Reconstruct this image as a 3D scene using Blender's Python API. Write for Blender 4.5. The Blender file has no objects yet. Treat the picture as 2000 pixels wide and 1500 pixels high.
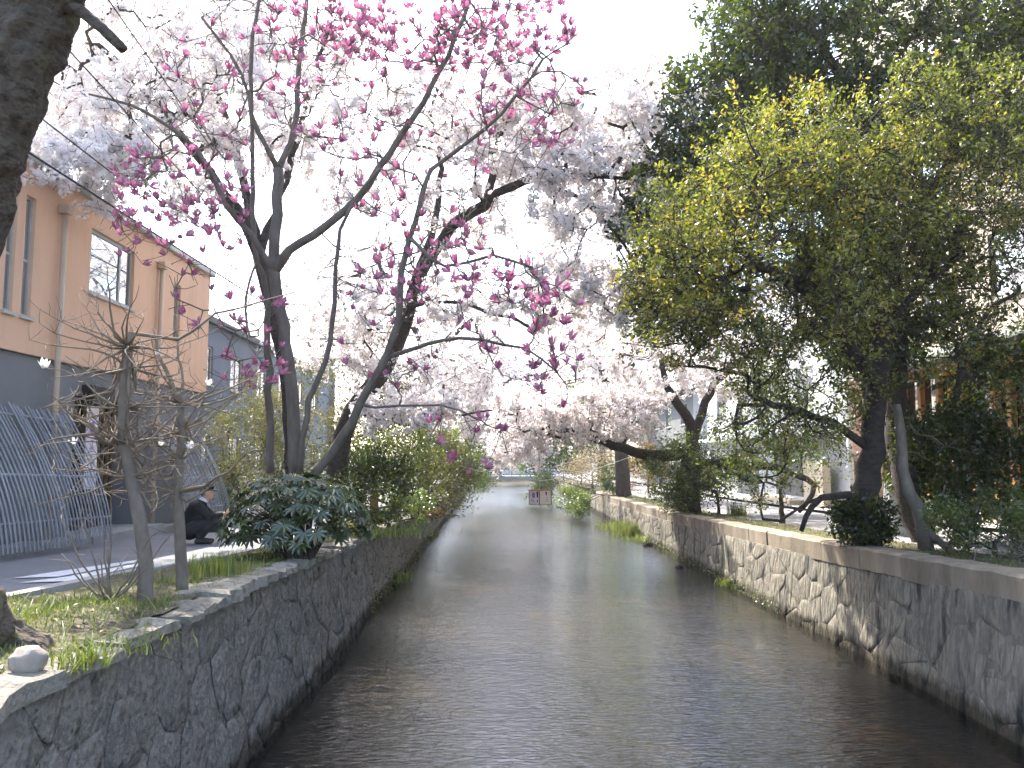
import bpy, bmesh, math, random
import numpy as np
from mathutils import Vector, Matrix, noise, Quaternion

# ------------------------------------------------------------------ camera, sky, sun, exposure
SC = bpy.context.scene
COL = SC.collection
rng = np.random.default_rng(11)
random.seed(11)
R = math.radians

FPX = 1555.0                                  # focal length in pixels of the 2000 px wide photograph
CAM = Vector((0.0, 0.0, 2.7))
PITCH = math.atan(145 / FPX)
YAW = math.atan(31 / FPX)
cd = bpy.data.cameras.new('camera_view')
cam = bpy.data.objects.new('camera_view', cd)
COL.objects.link(cam)
cam.location = CAM
cam.rotation_euler = (math.pi / 2 + PITCH, 0, -YAW)
cd.sensor_width = 36.0
cd.lens = 36.0 * FPX / 2000
cd.clip_start = 0.05
cd.clip_end = 3000
SC.camera = cam
CM = cam.rotation_euler.to_matrix()

SUN = Vector((-0.42, 0.72, 1.0)).normalized()
w = bpy.data.worlds.new('World')
SC.world = w
w.use_nodes = True
nt = w.node_tree
sky = nt.nodes.new('ShaderNodeTexSky')
sky.sky_type = 'NISHITA'
sky.sun_disc = False
sky.sun_elevation = math.asin(SUN.z)
sky.sun_rotation = math.atan2(SUN.x, SUN.y)
sky.air_density = 1.0
sky.dust_density = 2.8
sky.ozone_density = 1.0
bg = nt.nodes['Background']
bg.inputs['Strength'].default_value = 0.15
nt.links.new(sky.outputs[0], bg.inputs[0])

sl = bpy.data.lights.new('sun', 'SUN')
sl.energy = 3.3
sl.angle = R(0.6)
sl.color = (1.0, 0.95, 0.86)
so = bpy.data.objects.new('sun', sl)
COL.objects.link(so)
so.rotation_euler = SUN.to_track_quat('Z', 'Y').to_euler()
so.location = (-20, 30, 50)

vs = SC.view_settings
vs.view_transform = 'Standard'
vs.look = 'None'
vs.exposure = 2.25
vs.gamma = 1.0
vs.use_curve_mapping = False
SC.render.engine = 'CYCLES'
cy = SC.cycles
cy.max_bounces = 5
cy.diffuse_bounces = 3
cy.glossy_bounces = 2
cy.transmission_bounces = 5
cy.transparent_max_bounces = 6
cy.caustics_reflective = False
cy.caustics_refractive = False
cy.sample_clamp_indirect = 5
cy.use_denoising = True
cy.use_adaptive_sampling = True
cy.adaptive_threshold = 0.025

# ------------------------------------------------------------------ helpers
def P(px, py, Y):
    """point of the place seen at photograph pixel (px, py) at distance Y along the stream"""
    d = CM @ Vector(((px - 1000) / FPX, -(py - 750) / FPX, -1.0))
    return CAM + d * ((Y - CAM.y) / d.y)

def G(px, py, z):
    d = CM @ Vector(((px - 1000) / FPX, -(py - 750) / FPX, -1.0))
    return CAM + d * ((z - CAM.z) / d.z)

ZB = ([-40, 0, 8, 12, 16, 24, 35, 120, 900], [1.7, 1.62, 1.53, 1.38, 1.27, 1.08, 0.97, 0.97, 0.97])
def zb(y):
    return float(np.interp(y, *ZB))

def tag(o, label=None, cat=None, group=None, kind=None):
    if label: o['label'] = label
    if cat: o['category'] = cat
    if group: o['group'] = group
    if kind: o['kind'] = kind
    return o

def empty(name, loc, label=None, cat=None, group=None, rz=0.0, kind=None):
    o = bpy.data.objects.new(name, None)
    o.empty_display_size = 0.2
    COL.objects.link(o)
    o.location = loc
    o.rotation_euler = (0, 0, rz)
    return tag(o, label, cat, group, kind)

def parent_to(o, p, local):
    if p is None: return
    o.parent = p
    if not local:
        q, m = p, Matrix.Identity(4)
        while q is not None:
            m = q.matrix_basis.inverted() if m == Matrix.Identity(4) else m @ q.matrix_basis.inverted()
            q = q.parent
        o.matrix_parent_inverse = p_world(p).inverted()

def p_world(p):
    if p.parent is None: return p.matrix_basis.copy()
    return p_world(p.parent) @ p.matrix_parent_inverse @ p.matrix_basis

def ob(name, me, mat=None, parent=None, local=False, smooth=False, kind=None):
    if mat is not None and len(me.materials) == 0:
        me.materials.append(mat)
    if smooth and len(me.polygons):
        me.polygons.foreach_set('use_smooth', np.ones(len(me.polygons), dtype=bool))
    o = bpy.data.objects.new(name, me)
    COL.objects.link(o)
    parent_to(o, parent, local)
    if kind: o['kind'] = kind
    return o

def mesh(V, F, name='m'):
    me = bpy.data.meshes.new(name)
    me.from_pydata([tuple(v) for v in V], [], F)
    me.update()
    return me

class MB:
    """collects boxes, bars and sheets into one mesh"""
    def __init__(s): s.v = []; s.f = []
    def box(s, x0, x1, y0, y1, z0, z1):
        n = len(s.v)
        s.v += [(x0,y0,z0),(x1,y0,z0),(x1,y1,z0),(x0,y1,z0),(x0,y0,z1),(x1,y0,z1),(x1,y1,z1),(x0,y1,z1)]
        s.f += [tuple(n+i for i in q) for q in ((0,3,2,1),(4,5,6,7),(0,1,5,4),(1,2,6,5),(2,3,7,6),(3,0,4,7))]
        return s
    def quad(s, a, b, c, d):
        n = len(s.v); s.v += [tuple(a),tuple(b),tuple(c),tuple(d)]; s.f.append((n,n+1,n+2,n+3)); return s
    def tube(s, pts, r, sides=8, cap=True):
        v, f = sweep([Vector(p) for p in pts], r if hasattr(r, '__len__') else [r]*len(pts), sides, cap)
        n = len(s.v); s.v += v; s.f += [tuple(n+i for i in q) for q in f]; return s
    def mesh(s): return mesh(s.v, s.f)
    def ob(s, name, mat, parent=None, local=False, smooth=False, bevel=0, kind=None):
        o = ob(name, s.mesh(), mat, parent, local, smooth, kind)
        if bevel:
            m = o.modifiers.new('bevel', 'BEVEL'); m.width = bevel; m.segments = 2; m.limit_method = 'ANGLE'
        return o

def sweep(pts, rad, sides=6, cap=True):
    V = []; F = []
    n = len(pts)
    t = (pts[1] - pts[0]).normalized()
    a = Vector((0,0,1)) if abs(t.z) < .9 else Vector((1,0,0))
    u = t.cross(a).normalized()
    cs = [(math.cos(2*math.pi*k/sides), math.sin(2*math.pi*k/sides)) for k in range(sides)]
    for i in range(n):
        if i == 0: t2 = pts[1]-pts[0]
        elif i == n-1: t2 = pts[-1]-pts[-2]
        else: t2 = pts[i+1]-pts[i-1]
        if t2.length < 1e-9: t2 = t
        t2 = t2.normalized()
        u = u - t2*u.dot(t2)
        u = u.normalized() if u.length > 1e-6 else t2.orthogonal().normalized()
        w_ = t2.cross(u)
        for c, s_ in cs:
            q = pts[i] + (u*c + w_*s_)*rad[i]
            V.append((q.x, q.y, q.z))
        t = t2
    for i in range(n-1):
        for k in range(sides):
            k2 = (k+1) % sides
            F.append((i*sides+k, i*sides+k2, (i+1)*sides+k2, (i+1)*sides+k))
    if cap:
        F.append(tuple(range(sides-1, -1, -1)))
        F.append(tuple((n-1)*sides+k for k in range(sides)))
    return V, F

def catmull(pts, seg):
    pts = [Vector(p) for p in pts]
    if len(pts) == 2:
        L = (pts[1]-pts[0]).length; k = max(1, int(L/seg))
        return [pts[0].lerp(pts[1], i/k) for i in range(k+1)]
    out = [pts[0]]
    for i in range(len(pts)-1):
        p0 = pts[max(i-1,0)]; p1 = pts[i]; p2 = pts[i+1]; p3 = pts[min(i+2,len(pts)-1)]
        k = max(1, int((p2-p1).length/seg))
        for j in range(1, k+1):
            t = j/k
            out.append(0.5*((2*p1)+(p2-p0)*t+(2*p0-5*p1+4*p2-p3)*t*t+(3*p1-p0-3*p2+p3)*t**3))
    return out

# ------------------------------------------------------------------ materials (procedural)
def newmat(name):
    m = bpy.data.materials.new(name); m.use_nodes = True
    n = m.node_tree.nodes; n.clear()
    out = n.new('ShaderNodeOutputMaterial')
    return m, m.node_tree, out

def ramp(t, cols, pos=None):
    r = t.nodes.new('ShaderNodeValToRGB')
    e = r.color_ramp.elements
    k = len(cols)
    while len(e) < k: e.new(0.5)
    for i, c in enumerate(cols):
        e[i].position = pos[i] if pos else i/(k-1)
        e[i].color = (*c, 1)
    return r

def surf(name, cols, scale=3.0, rough=0.85, bump=0.3, bscale=None, stretch=(1,1,1), rnd=0.0, spec=0.3, detail=8, spots=None, dist=0.02, metal=0.0, damp=False):
    """noise-driven colour and relief in object space; rnd shifts the value object by object; spots = (colour, scale, threshold)"""
    m, t, out = newmat(name)
    L = t.links.new
    b = t.nodes.new('ShaderNodeBsdfPrincipled')
    tc = t.nodes.new('ShaderNodeTexCoord')
    mp = t.nodes.new('ShaderNodeMapping'); mp.inputs['Scale'].default_value = stretch
    L(tc.outputs['Object'], mp.inputs[0])
    nz = t.nodes.new('ShaderNodeTexNoise'); nz.inputs['Scale'].default_value = scale; nz.inputs['Detail'].default_value = detail; nz.inputs['Roughness'].default_value = .62
    L(mp.outputs[0], nz.inputs['Vector'])
    cr = ramp(t, cols, [0.3 + 0.4*i/(len(cols)-1) for i in range(len(cols))])
    L(nz.outputs[0], cr.inputs[0])
    col = cr.outputs[0]
    if spots:
        n2 = t.nodes.new('ShaderNodeTexNoise'); n2.inputs['Scale'].default_value = spots[1]; n2.inputs['Detail'].default_value = 5
        L(mp.outputs[0], n2.inputs['Vector'])
        r2 = ramp(t, [(0,0,0),(1,1,1)], [spots[2], min(1, spots[2]+.12)])
        L(n2.outputs[0], r2.inputs[0])
        mx = t.nodes.new('ShaderNodeMix'); mx.data_type = 'RGBA'
        L(r2.outputs[0], mx.inputs[0]); L(col, mx.inputs[6]); mx.inputs[7].default_value = (*spots[0], 1)
        col = mx.outputs[2]
    if damp:
        sx = t.nodes.new('ShaderNodeSeparateXYZ'); L(tc.outputs['Object'], sx.inputs[0])
        ad = t.nodes.new('ShaderNodeMath'); ad.operation = 'MULTIPLY_ADD'; ad.inputs[1].default_value = -.22; L(nz.outputs[0], ad.inputs[0]); L(sx.outputs[2], ad.inputs[2])
        rd = ramp(t, [(.30,.29,.26),(1,1,1)], [.0,.12]); L(ad.outputs[0], rd.inputs[0])
        md = t.nodes.new('ShaderNodeMix'); md.data_type = 'RGBA'; md.blend_type = 'MULTIPLY'; md.inputs[0].default_value = 1
        L(col, md.inputs[6]); L(rd.outputs[0], md.inputs[7]); col = md.outputs[2]
    if rnd:
        oi = t.nodes.new('ShaderNodeObjectInfo')
        mr = t.nodes.new('ShaderNodeMapRange'); mr.inputs[3].default_value = 1-rnd; mr.inputs[4].default_value = 1+rnd
        L(oi.outputs['Random'], mr.inputs[0])
        hs = t.nodes.new('ShaderNodeHueSaturation')
        L(mr.outputs[0], hs.inputs['Value']); L(col, hs.inputs['Color'])
        col = hs.outputs[0]
    L(col, b.inputs['Base Color'])
    b.inputs['Roughness'].default_value = rough
    b.inputs['Metallic'].default_value = metal
    b.inputs['Specular IOR Level'].default_value = spec
    if bump:
        n3 = t.nodes.new('ShaderNodeTexNoise'); n3.inputs['Scale'].default_value = bscale or scale*4; n3.inputs['Detail'].default_value = 6
        L(mp.outputs[0], n3.inputs['Vector'])
        bp = t.nodes.new('ShaderNodeBump'); bp.inputs['Strength'].default_value = bump; bp.inputs['Distance'].default_value = dist
        L(n3.outputs[0], bp.inputs['Height']); L(bp.outputs[0], b.inputs['Normal'])
    L(b.outputs[0], out.inputs[0])
    return m

def leafmat(name, cols, trans=0.4, gloss=0.08, rough=0.4, tcols=None, pos=None, objrnd=False):
    """thin sheet: diffuse + translucent + a little gloss; colour picked per leaf from the 'tint' attribute or per object"""
    m, t, out = newmat(name)
    L = t.links.new
    if objrnd:
        at = t.nodes.new('ShaderNodeObjectInfo'); src = at.outputs['Random']
    else:
        at = t.nodes.new('ShaderNodeAttribute'); at.attribute_name = 'tint'; src = at.outputs['Fac']
    cr = ramp(t, cols, pos); L(src, cr.inputs[0])
    d = t.nodes.new('ShaderNodeBsdfDiffuse'); L(cr.outputs[0], d.inputs[0])
    tr = t.nodes.new('ShaderNodeBsdfTranslucent')
    if tcols:
        c2 = ramp(t, tcols, pos); L(src, c2.inputs[0]); L(c2.outputs[0], tr.inputs[0])
    else: L(cr.outputs[0], tr.inputs[0])
    m1 = t.nodes.new('ShaderNodeMixShader'); m1.inputs[0].default_value = trans
    L(d.outputs[0], m1.inputs[1]); L(tr.outputs[0], m1.inputs[2])
    last = m1
    if gloss:
        g = t.nodes.new('ShaderNodeBsdfGlossy'); g.inputs['Roughness'].default_value = rough
        m2 = t.nodes.new('ShaderNodeMixShader'); m2.inputs[0].default_value = gloss
        L(m1.outputs[0], m2.inputs[1]); L(g.outputs[0], m2.inputs[2]); last = m2
    L(last.outputs[0], out.inputs[0])
    return m

M = {}
M['soil'] = surf('soil', [(.035,.028,.018),(.075,.06,.04),(.05,.055,.02)], 2.5, .95, .8, 14)
M['bank'] = surf('bank_soil', [(.04,.045,.015),(.10,.085,.055),(.07,.085,.025)], 3, .95, .9, 22, spots=((.16,.14,.10), 9, .58))
M['asphalt'] = surf('asphalt', [(.15,.155,.165),(.20,.205,.215)], 1.2, .9, .35, 160, dist=.004)
M['asphalt_light'] = surf('pale_asphalt', [(.17,.17,.17),(.24,.235,.23)], 1.5, .9, .35, 150, dist=.004)
M['concrete'] = surf('concrete', [(.26,.255,.24),(.36,.35,.33)], 2, .9, .3, 40, dist=.006)
M['paint'] = surf('road_paint', [(.55,.56,.58),(.75,.75,.76)], 18, .7, .2, 90, dist=.003)
M['stone_l'] = surf('dark_wall_stone', [(.115,.105,.094),(.25,.228,.198),(.15,.138,.121),(.29,.265,.228)], 7, .95, 1.0, 16, rnd=.10, dist=.05, spots=((.045,.048,.03), 5, .60), spec=.1, damp=True)
M['mortar_l'] = surf('dark_wall_mortar', [(.11,.10,.09),(.26,.238,.208)], 7, .95, 1.0, 18, dist=.05, spec=.1, damp=True)
M['stone_r'] = surf('tan_wall_stone', [(.10,.095,.085),(.26,.235,.185),(.15,.14,.12),(.33,.30,.235)], 6, .95, 1.0, 15, rnd=.08, dist=.05, stretch=(1,1,.3), spots=((.06,.06,.055), 5, .54), spec=.1, damp=True)
M['mortar_r'] = surf('tan_wall_mortar', [(.10,.095,.085),(.27,.245,.195)], 6, .95, 1.0, 18, dist=.05, stretch=(1,1,.3), spots=((.06,.06,.055), 5, .55), spec=.1, damp=True)
M['coping_l'] = surf('pale_coping_stone', [(.10,.092,.075),(.25,.23,.19),(.16,.145,.12)], 7, .95, 1.0, 24, rnd=.2, dist=.025, spots=((.10,.11,.05), 7, .6))
M['coping_r'] = surf('brown_coping_stone', [(.17,.14,.10),(.30,.25,.19)], 3.5, .92, .5, 24, rnd=.18, dist=.02, stretch=(1,1,.4))
M['rock'] = surf('pale_rock', [(.20,.17,.14),(.34,.30,.26)], 7, .85, .4, 26)
M['bark_grey'] = surf('grey_magnolia_bark', [(.105,.085,.07),(.20,.168,.14)], 8, .9, .5, 30, stretch=(1,1,.35), dist=.01)
M['bark_dark'] = surf('dark_cherry_bark', [(.028,.022,.02),(.075,.06,.052)], 9, .9, .9, 24, stretch=(1,1,2.2), dist=.02, spots=((.06,.065,.03), 4, .62))
M['bark_near'] = surf('rough_cherry_bark', [(.035,.028,.024),(.12,.098,.08),(.06,.05,.042)], 9, .95, 1.0, 22, stretch=(1,1,1.3), dist=.04, spots=((.13,.125,.075), 6, .58), spec=.1)
M['bark_pale'] = surf('pale_young_bark', [(.12,.10,.082),(.23,.195,.16)], 9, .9, .4, 40, stretch=(1,1,.5), dist=.006)
M['twig_tan'] = surf('tan_twig', [(.15,.115,.085),(.25,.20,.15)], 9, .9, .2, 40, dist=.003)
M['bark_far'] = surf('brown_bark', [(.045,.035,.03),(.09,.072,.06)], 6, .9, .6, 20, dist=.02)
M['blossom'] = leafmat('cherry_blossom', [(.93,.85,.84),(.94,.89,.87),(.95,.92,.89),(.90,.76,.76)], .55, 0)
M['magnolia'] = leafmat('magnolia_petal', [(.29,.07,.18),(.43,.14,.27),(.62,.33,.43),(.36,.095,.22)], .32, .06, .35, tcols=[(.46,.09,.24),(.54,.14,.30),(.66,.28,.42),(.5,.12,.27)])
M['white_petal'] = leafmat('white_petal', [(.86,.84,.78),(.9,.88,.84)], .4, .03)
M['lf_yellow'] = leafmat('yellow_green_leaf', [(.035,.045,.012),(.10,.115,.02),(.20,.215,.03),(.30,.235,.03)], .42, .07, .35, tcols=[(.06,.09,.012),(.20,.24,.02),(.40,.43,.05),(.50,.40,.045)], pos=[0,.4,.85,1])
M['lf_dark'] = leafmat('dark_glossy_leaf', [(.016,.026,.008),(.030,.045,.011),(.060,.082,.018)], .33, .05, .28, tcols=[(.04,.065,.007),(.09,.13,.012),(.18,.24,.02)])
M['lf_mid'] = leafmat('mid_green_leaf', [(.04,.065,.014),(.075,.11,.02),(.13,.17,.03)], .4, .08, .35, tcols=[(.09,.15,.015),(.16,.24,.02),(.25,.32,.04)])
M['lf_olive'] = leafmat('olive_leaf', [(.09,.10,.025),(.15,.155,.035),(.22,.20,.04),(.26,.15,.05)], .4, .06, .4, pos=[0,.45,.85,1])
M['lf_orange'] = leafmat('russet_leaf', [(.16,.09,.03),(.28,.15,.04),(.20,.17,.04)], .4, .04)
M['lf_willow'] = leafmat('willow_leaf', [(.17,.24,.04),(.26,.34,.07)], .45, .03)
M['lf_dry'] = leafmat('dry_leaf', [(.24,.19,.11),(.34,.27,.16),(.2,.2,.07)], .4, .03)
M['grass'] = leafmat('grass_blade', [(.09,.13,.02),(.17,.22,.035),(.26,.28,.06),(.32,.28,.12)], .4, .05, .4, pos=[0,.4,.85,1])
M['fatsia'] = leafmat('fatsia_leaf', [(.03,.052,.016),(.052,.085,.025),(.08,.115,.035)], .25, .11, .32, tcols=[(.07,.13,.015),(.10,.17,.02),(.14,.2,.03)], objrnd=True)

# ------------------------------------------------------------------ leaves, trees
def tint_mesh(V, F, tint, quads):
    """V (n,3), F (m,k) of one face size, tint per face"""
    me = bpy.data.meshes.new('m')
    nv, nf, k = len(V), len(F), quads
    me.vertices.add(nv); me.vertices.foreach_set('co', np.ascontiguousarray(V, dtype=np.float32).ravel())
    me.loops.add(nf*k); me.loops.foreach_set('vertex_index', np.ascontiguousarray(F, dtype=np.int32).ravel())
    me.polygons.add(nf)
    me.polygons.foreach_set('loop_start', np.arange(0, nf*k, k, dtype=np.int32))
    a = me.attributes.new('tint', 'FLOAT', 'FACE')
    a.data.foreach_set('value', np.ascontiguousarray(tint, dtype=np.float32))
    me.update(calc_edges=True)
    return me

def rotmats(n, axis=None, spread=1.0, up=0.0):
    """random rotations; local z axis biased to +Z by up"""
    z = rng.normal(size=(n,3)); z /= np.linalg.norm(z, axis=1, keepdims=True)
    if axis is not None:
        z = z*spread + axis
    z[:,2] += up
    z /= np.linalg.norm(z, axis=1, keepdims=True) + 1e-9
    x = rng.normal(size=(n,3)); x -= z*(x*z).sum(1, keepdims=True); x /= np.linalg.norm(x, axis=1, keepdims=True)+1e-9
    y = np.cross(z, x)
    return np.stack([x, y, z], axis=2)

def scatter(tv, tf, pos, rot, scale, tint):
    """joined copies of one template: tv (v,3), tf (f,k)"""
    tv = np.asarray(tv, dtype=float); tf = np.asarray(tf, dtype=int)
    n = len(pos); v = len(tv); f = len(tf)
    V = np.einsum('nij,vj->nvi', rot, tv)*np.asarray(scale).reshape(-1,1,1) + np.asarray(pos)[:,None,:]
    F = tf[None] + (np.arange(n)*v)[:,None,None]
    T = np.repeat(np.asarray(tint), f)
    return tint_mesh(V.reshape(-1,3), F.reshape(-1, tf.shape[1]), T, tf.shape[1])

# a leaf folded along its midrib and slightly drooping, length 1 along x
LEAF_V = [(0,0,0),(.35,.23,.07),(.75,.17,.04),(1,0,-.10),(.5,0,-.03),(.75,-.17,.04),(.35,-.23,.07)]
LEAF_F = [(0,4,2,1),(4,3,2,2),(0,6,5,4),(4,5,3,3)]
LEAF_F = [(0,4,1,1)]
LEAF_V = [(0,0,0),(.45,.24,.06),(1,0,-.08),(.45,-.24,.06)]
LEAF_F = [(0,2,1),(0,3,2)]
LEAF2_V = [(0,0,0),(.3,.22,.07),(.72,.19,.05),(1,0,-.12),(.72,-.19,.05),(.3,-.22,.07),(.5,0,0)]
LEAF2_F = [(0,6,1),(1,6,2),(2,6,3),(3,6,4),(4,6,5),(5,6,0)]

def blossom_template(k, seed):
    """a ball of k open five-petalled flowers: each flower a shallow five-sided cup"""
    r = np.random.default_rng(seed); V = []; F = []
    for i in range(k):
        d = r.normal(size=3); d /= np.linalg.norm(d)
        c = d*(.62+.25*r.random())
        a = np.cross(d, r.normal(size=3)); a /= np.linalg.norm(a); b = np.cross(d, a)
        n = len(V); s = .40+.12*r.random()
        V.append(tuple(c-d*.12))
        for j in range(5):
            t = 2*math.pi*j/5 + r.random()*.4
            V.append(tuple(c + (a*math.cos(t)+b*math.sin(t))*s + d*.08*r.normal()))
        F += [(n, n+1+j, n+1+(j+1)%5) for j in range(5)]
    return np.array(V), np.array(F)
BLOS = [blossom_template(6, s) for s in range(3)]
BLOS_FAR = [blossom_template(4, s+9) for s in range(2)]

def blossoms(pos, size, far=False):
    """returns one mesh of blossom balls"""
    pos = np.asarray(pos); n = len(pos)
    tv, tf = (BLOS_FAR if far else BLOS)[n % 2]
    return scatter(tv, tf, pos, rotmats(n), size*(.7+.6*rng.random(n)), np.clip(rng.normal(.5,.25,n),0,1))

def leaves(pos, size, up=0.5, two=False, tint=None):
    pos = np.asarray(pos); n = len(pos)
    if tint is None: tint = np.clip(rng.normal(.45,.25,n),0,1)
    return scatter(LEAF2_V if two else LEAF_V, LEAF2_F if two else LEAF_F, pos, rotmats(n, up=up), size*(.65+.7*rng.random(n)), tint)

class Tree:
    def __init__(s):
        s.p = []; s.par = []; s.rm = []; s.part = []; s.ok = []; s.tip = []
    def node(s, p, par, rm, part, ok):
        s.p.append(Vector(p)); s.par.append(par); s.rm.append(rm); s.part.append(part); s.ok.append(ok)
        return len(s.p)-1
    def near(s, p):
        p = Vector(p)
        return min(range(len(s.p)), key=lambda i: (s.p[i]-p).length_squared)
    def line(s, pts, r0, r1, part, frm=None, seg=.22, jit=.012, ok=True, okfrom=0.0, power=1.0):
        pts = [Vector(p) for p in pts]
        if frm is not None:
            if not isinstance(frm, int): frm = s.near(frm)
            pts[0] = s.p[frm]
        q = catmull(pts, seg); n = len(q); last = frm if frm is not None else -1; ids = []
        for i, c in enumerate(q):
            if i == 0 and frm is not None: continue
            t = i/(n-1)
            j = Vector((random.gauss(0,jit), random.gauss(0,jit), random.gauss(0,jit))) if 0 < i else Vector()
            last = s.node(c+j, last, r0+(r1-r0)*t**power, part, ok and t >= okfrom)
            ids.append(last)
        return ids
    def grow(s, T, seg=.2, bend=.35, jit=.03, sag=0.0, part=None, maxd=None):
        """join every target to the nearest wood, nearest first, so the crown's twigs hang together"""
        T = [Vector(t) for t in T]
        ok = [i for i in range(len(s.p)) if s.ok[i]]
        A = np.array([s.p[i][:] for i in ok])
        TT = np.array([t[:] for t in T])
        D = np.array([((A-t)**2).sum(1).min() for t in TT])
        cap = len(ok)+len(T)*40
        B = np.zeros((cap,3)); B[:len(ok)] = A; I = list(ok); n = len(ok)
        tips = []
        for k in np.argsort(D):
            t = T[k]
            d = ((B[:n]-TT[k])**2).sum(1)
            q = I[int(d.argmin())]
            a = s.p[q]; L = (t-a).length
            if L < 1e-3: continue
            g = (a - s.p[s.par[q]]).normalized() if s.par[q] >= 0 else Vector((0,0,1))
            c = a + (g*bend + (t-a).normalized()*(1-bend) + Vector((0,0,.12))).normalized()*L*.55
            m = max(2, int(L/seg)); last = q
            pt = part if part is not None else s.part[q]
            for i in range(1, m+1):
                u = i/m
                x = a*(1-u)**2 + c*2*u*(1-u) + t*u*u
                if i < m: x = x + Vector((random.gauss(0,jit), random.gauss(0,jit), random.gauss(0,jit)))
                last = s.node(x, last, 0.0, pt, True)
                if n < cap: B[n] = x; I.append(last); n += 1
            tips.append(last)
        s.tip += tips
        return tips
    def spray(s, tips, k, length, up=.2, out=.6, seg=2):
        """k short twigs round each tip"""
        new = []
        for i in tips:
            g = (s.p[i]-s.p[s.par[i]]).normalized()
            for _ in range(k):
                d = (g*out + Vector((random.gauss(0,.6), random.gauss(0,.6), random.gauss(0,.6)+up))).normalized()
                L = length*random.uniform(.5,1.2); last = i
                b = s.p[i] if random.random() < .6 else s.p[s.par[i]]
                if b is not s.p[i]: last = s.par[i]
                for j in range(1, seg+1):
                    d = (d + Vector((random.gauss(0,.15), random.gauss(0,.15), random.gauss(0,.15)))).normalized()
                    b = b + d*L/seg
                    last = s.node(b, last, 0.0, s.part[i], True)
                new.append(last)
        return new
    def radii(s, rt, pw=2.3):
        n = len(s.p); cnt = np.zeros(n); kids = [0]*n
        for i in range(n):
            if s.par[i] >= 0: kids[s.par[i]] += 1
        for i in range(n-1, -1, -1):
            if kids[i] == 0: cnt[i] += 1
            if s.par[i] >= 0: cnt[s.par[i]] += cnt[i]
        r = np.array([max(s.rm[i], rt*cnt[i]**(1/pw)) for i in range(n)])
        for i in range(n):
            if s.par[i] >= 0 and s.rm[i] == 0: r[i] = min(r[i], r[s.par[i]]*.92)
        s.r = np.maximum(r, rt*.8)
        s.kids = [[] for _ in range(n)]
        for i in range(n):
            if s.par[i] >= 0: s.kids[s.par[i]].append(i)
        return s.r
    def part_mesh(s, part, sides=(8,4), thick=.025):
        V = []; F = []
        n = len(s.p)
        main = [-1]*n
        for i in range(n):
            same = [k for k in s.kids[i] if s.part[k] == s.part[i]]
            if same: main[i] = max(same, key=lambda k: s.r[k])
        for i in range(n):
            if s.part[i] != part: continue
            if s.par[i] >= 0 and main[s.par[i]] == i: continue
            pts = []; rad = []
            if s.par[i] >= 0:
                pts.append(s.p[s.par[i]]); rad.append(min(s.r[s.par[i]], s.r[i]*1.25))
            j = i
            while j >= 0:
                pts.append(s.p[j]); rad.append(s.r[j]); j = main[j]
            if len(pts) < 2: continue
            sd = sides[0] if max(rad) > thick else sides[1]
            if max(rad) < .006: sd = 3
            v, f = sweep(pts, rad, sd, cap=True)
            b = len(V); V += v; F += [tuple(b+q for q in x) for x in f]
        return mesh(V, F)
    def build(s, root, mat, names, sides=(10,5), thick=.03):
        """names: part id -> object name"""
        for pid in sorted(set(s.part)):
            ob(names(pid), s.part_mesh(pid, sides, thick), mat, root, smooth=True)
    def fine(s, rmax):
        """points along the thin wood"""
        A = []
        for i in range(len(s.p)):
            if s.r[i] <= rmax and s.par[i] >= 0:
                A.append((s.p[i][:], s.p[s.par[i]][:]))
        return np.array(A)

def along(seg, n, jit):
    k = rng.integers(0, len(seg), n); t = rng.random((n,1))
    return seg[k,0]*t + seg[k,1]*(1-t) + rng.normal(size=(n,3))*jit

def region(specs):
    """points of a crown: each spec (x0, y0, x1, y1, count, Y0, Y1) fills an oval patch of the photograph at a span of real distances"""
    out = []
    for x0, y0, x1, y1, n, Y0, Y1 in specs:
        for _ in range(n):
            while True:
                a, b = random.uniform(-1,1), random.uniform(-1,1)
                if a**4 + b**4 < 1: break
            out.append(P((x0+x1)/2 + a*(x1-x0)/2, (y0+y1)/2 + b*(y1-y0)/2, random.uniform(Y0,Y1)))
    return out

LIMB = lambda pid: 'trunk' if pid == 0 else 'limb'

# ------------------------------------------------------------------ ground, stream, streets
XL, XR = -2.2, 5.0                             # waterlines of the two walls
def sheet(xs, ys, zf, name, mat, kind='structure', smooth=True, parent=None):
    V = []; F = []; n = len(xs)
    for y in ys:
        for x in xs: V.append((x(y) if callable(x) else x, y, zf(x(y) if callable(x) else x, y)))
    for j in range(len(ys)-1):
        for i in range(n-1):
            F.append((j*n+i, j*n+i+1, (j+1)*n+i+1, (j+1)*n+i))
    return ob(name, mesh(V, F), mat, parent, smooth=smooth, kind=kind)

ysG = [-60,-20,-8,0,4,8,12,16,20,24,30,35,45,60,80,100,140,220,400,900]
prof = [(-900,0),(-200,0),(-60,0),(-20,0),(-7,0),(-4,0),(-2.62,0),(-2.6,1),(5.4,1),(5.42,0),(7,0),(10,0),(20,0),(60,0),(200,0),(900,0)]
V = []; F = []
for y in ysG:
    for x, low in prof: V.append((x, y, -.75 if low and y < 90 else zb(y)-.10))
n = len(prof)
for j in range(len(ysG)-1):
    for i in range(n-1): F.append((j*n+i, j*n+i+1, (j+1)*n+i+1, (j+1)*n+i))
ob('ground', mesh(V, F), M['soil'], kind='structure')

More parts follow.
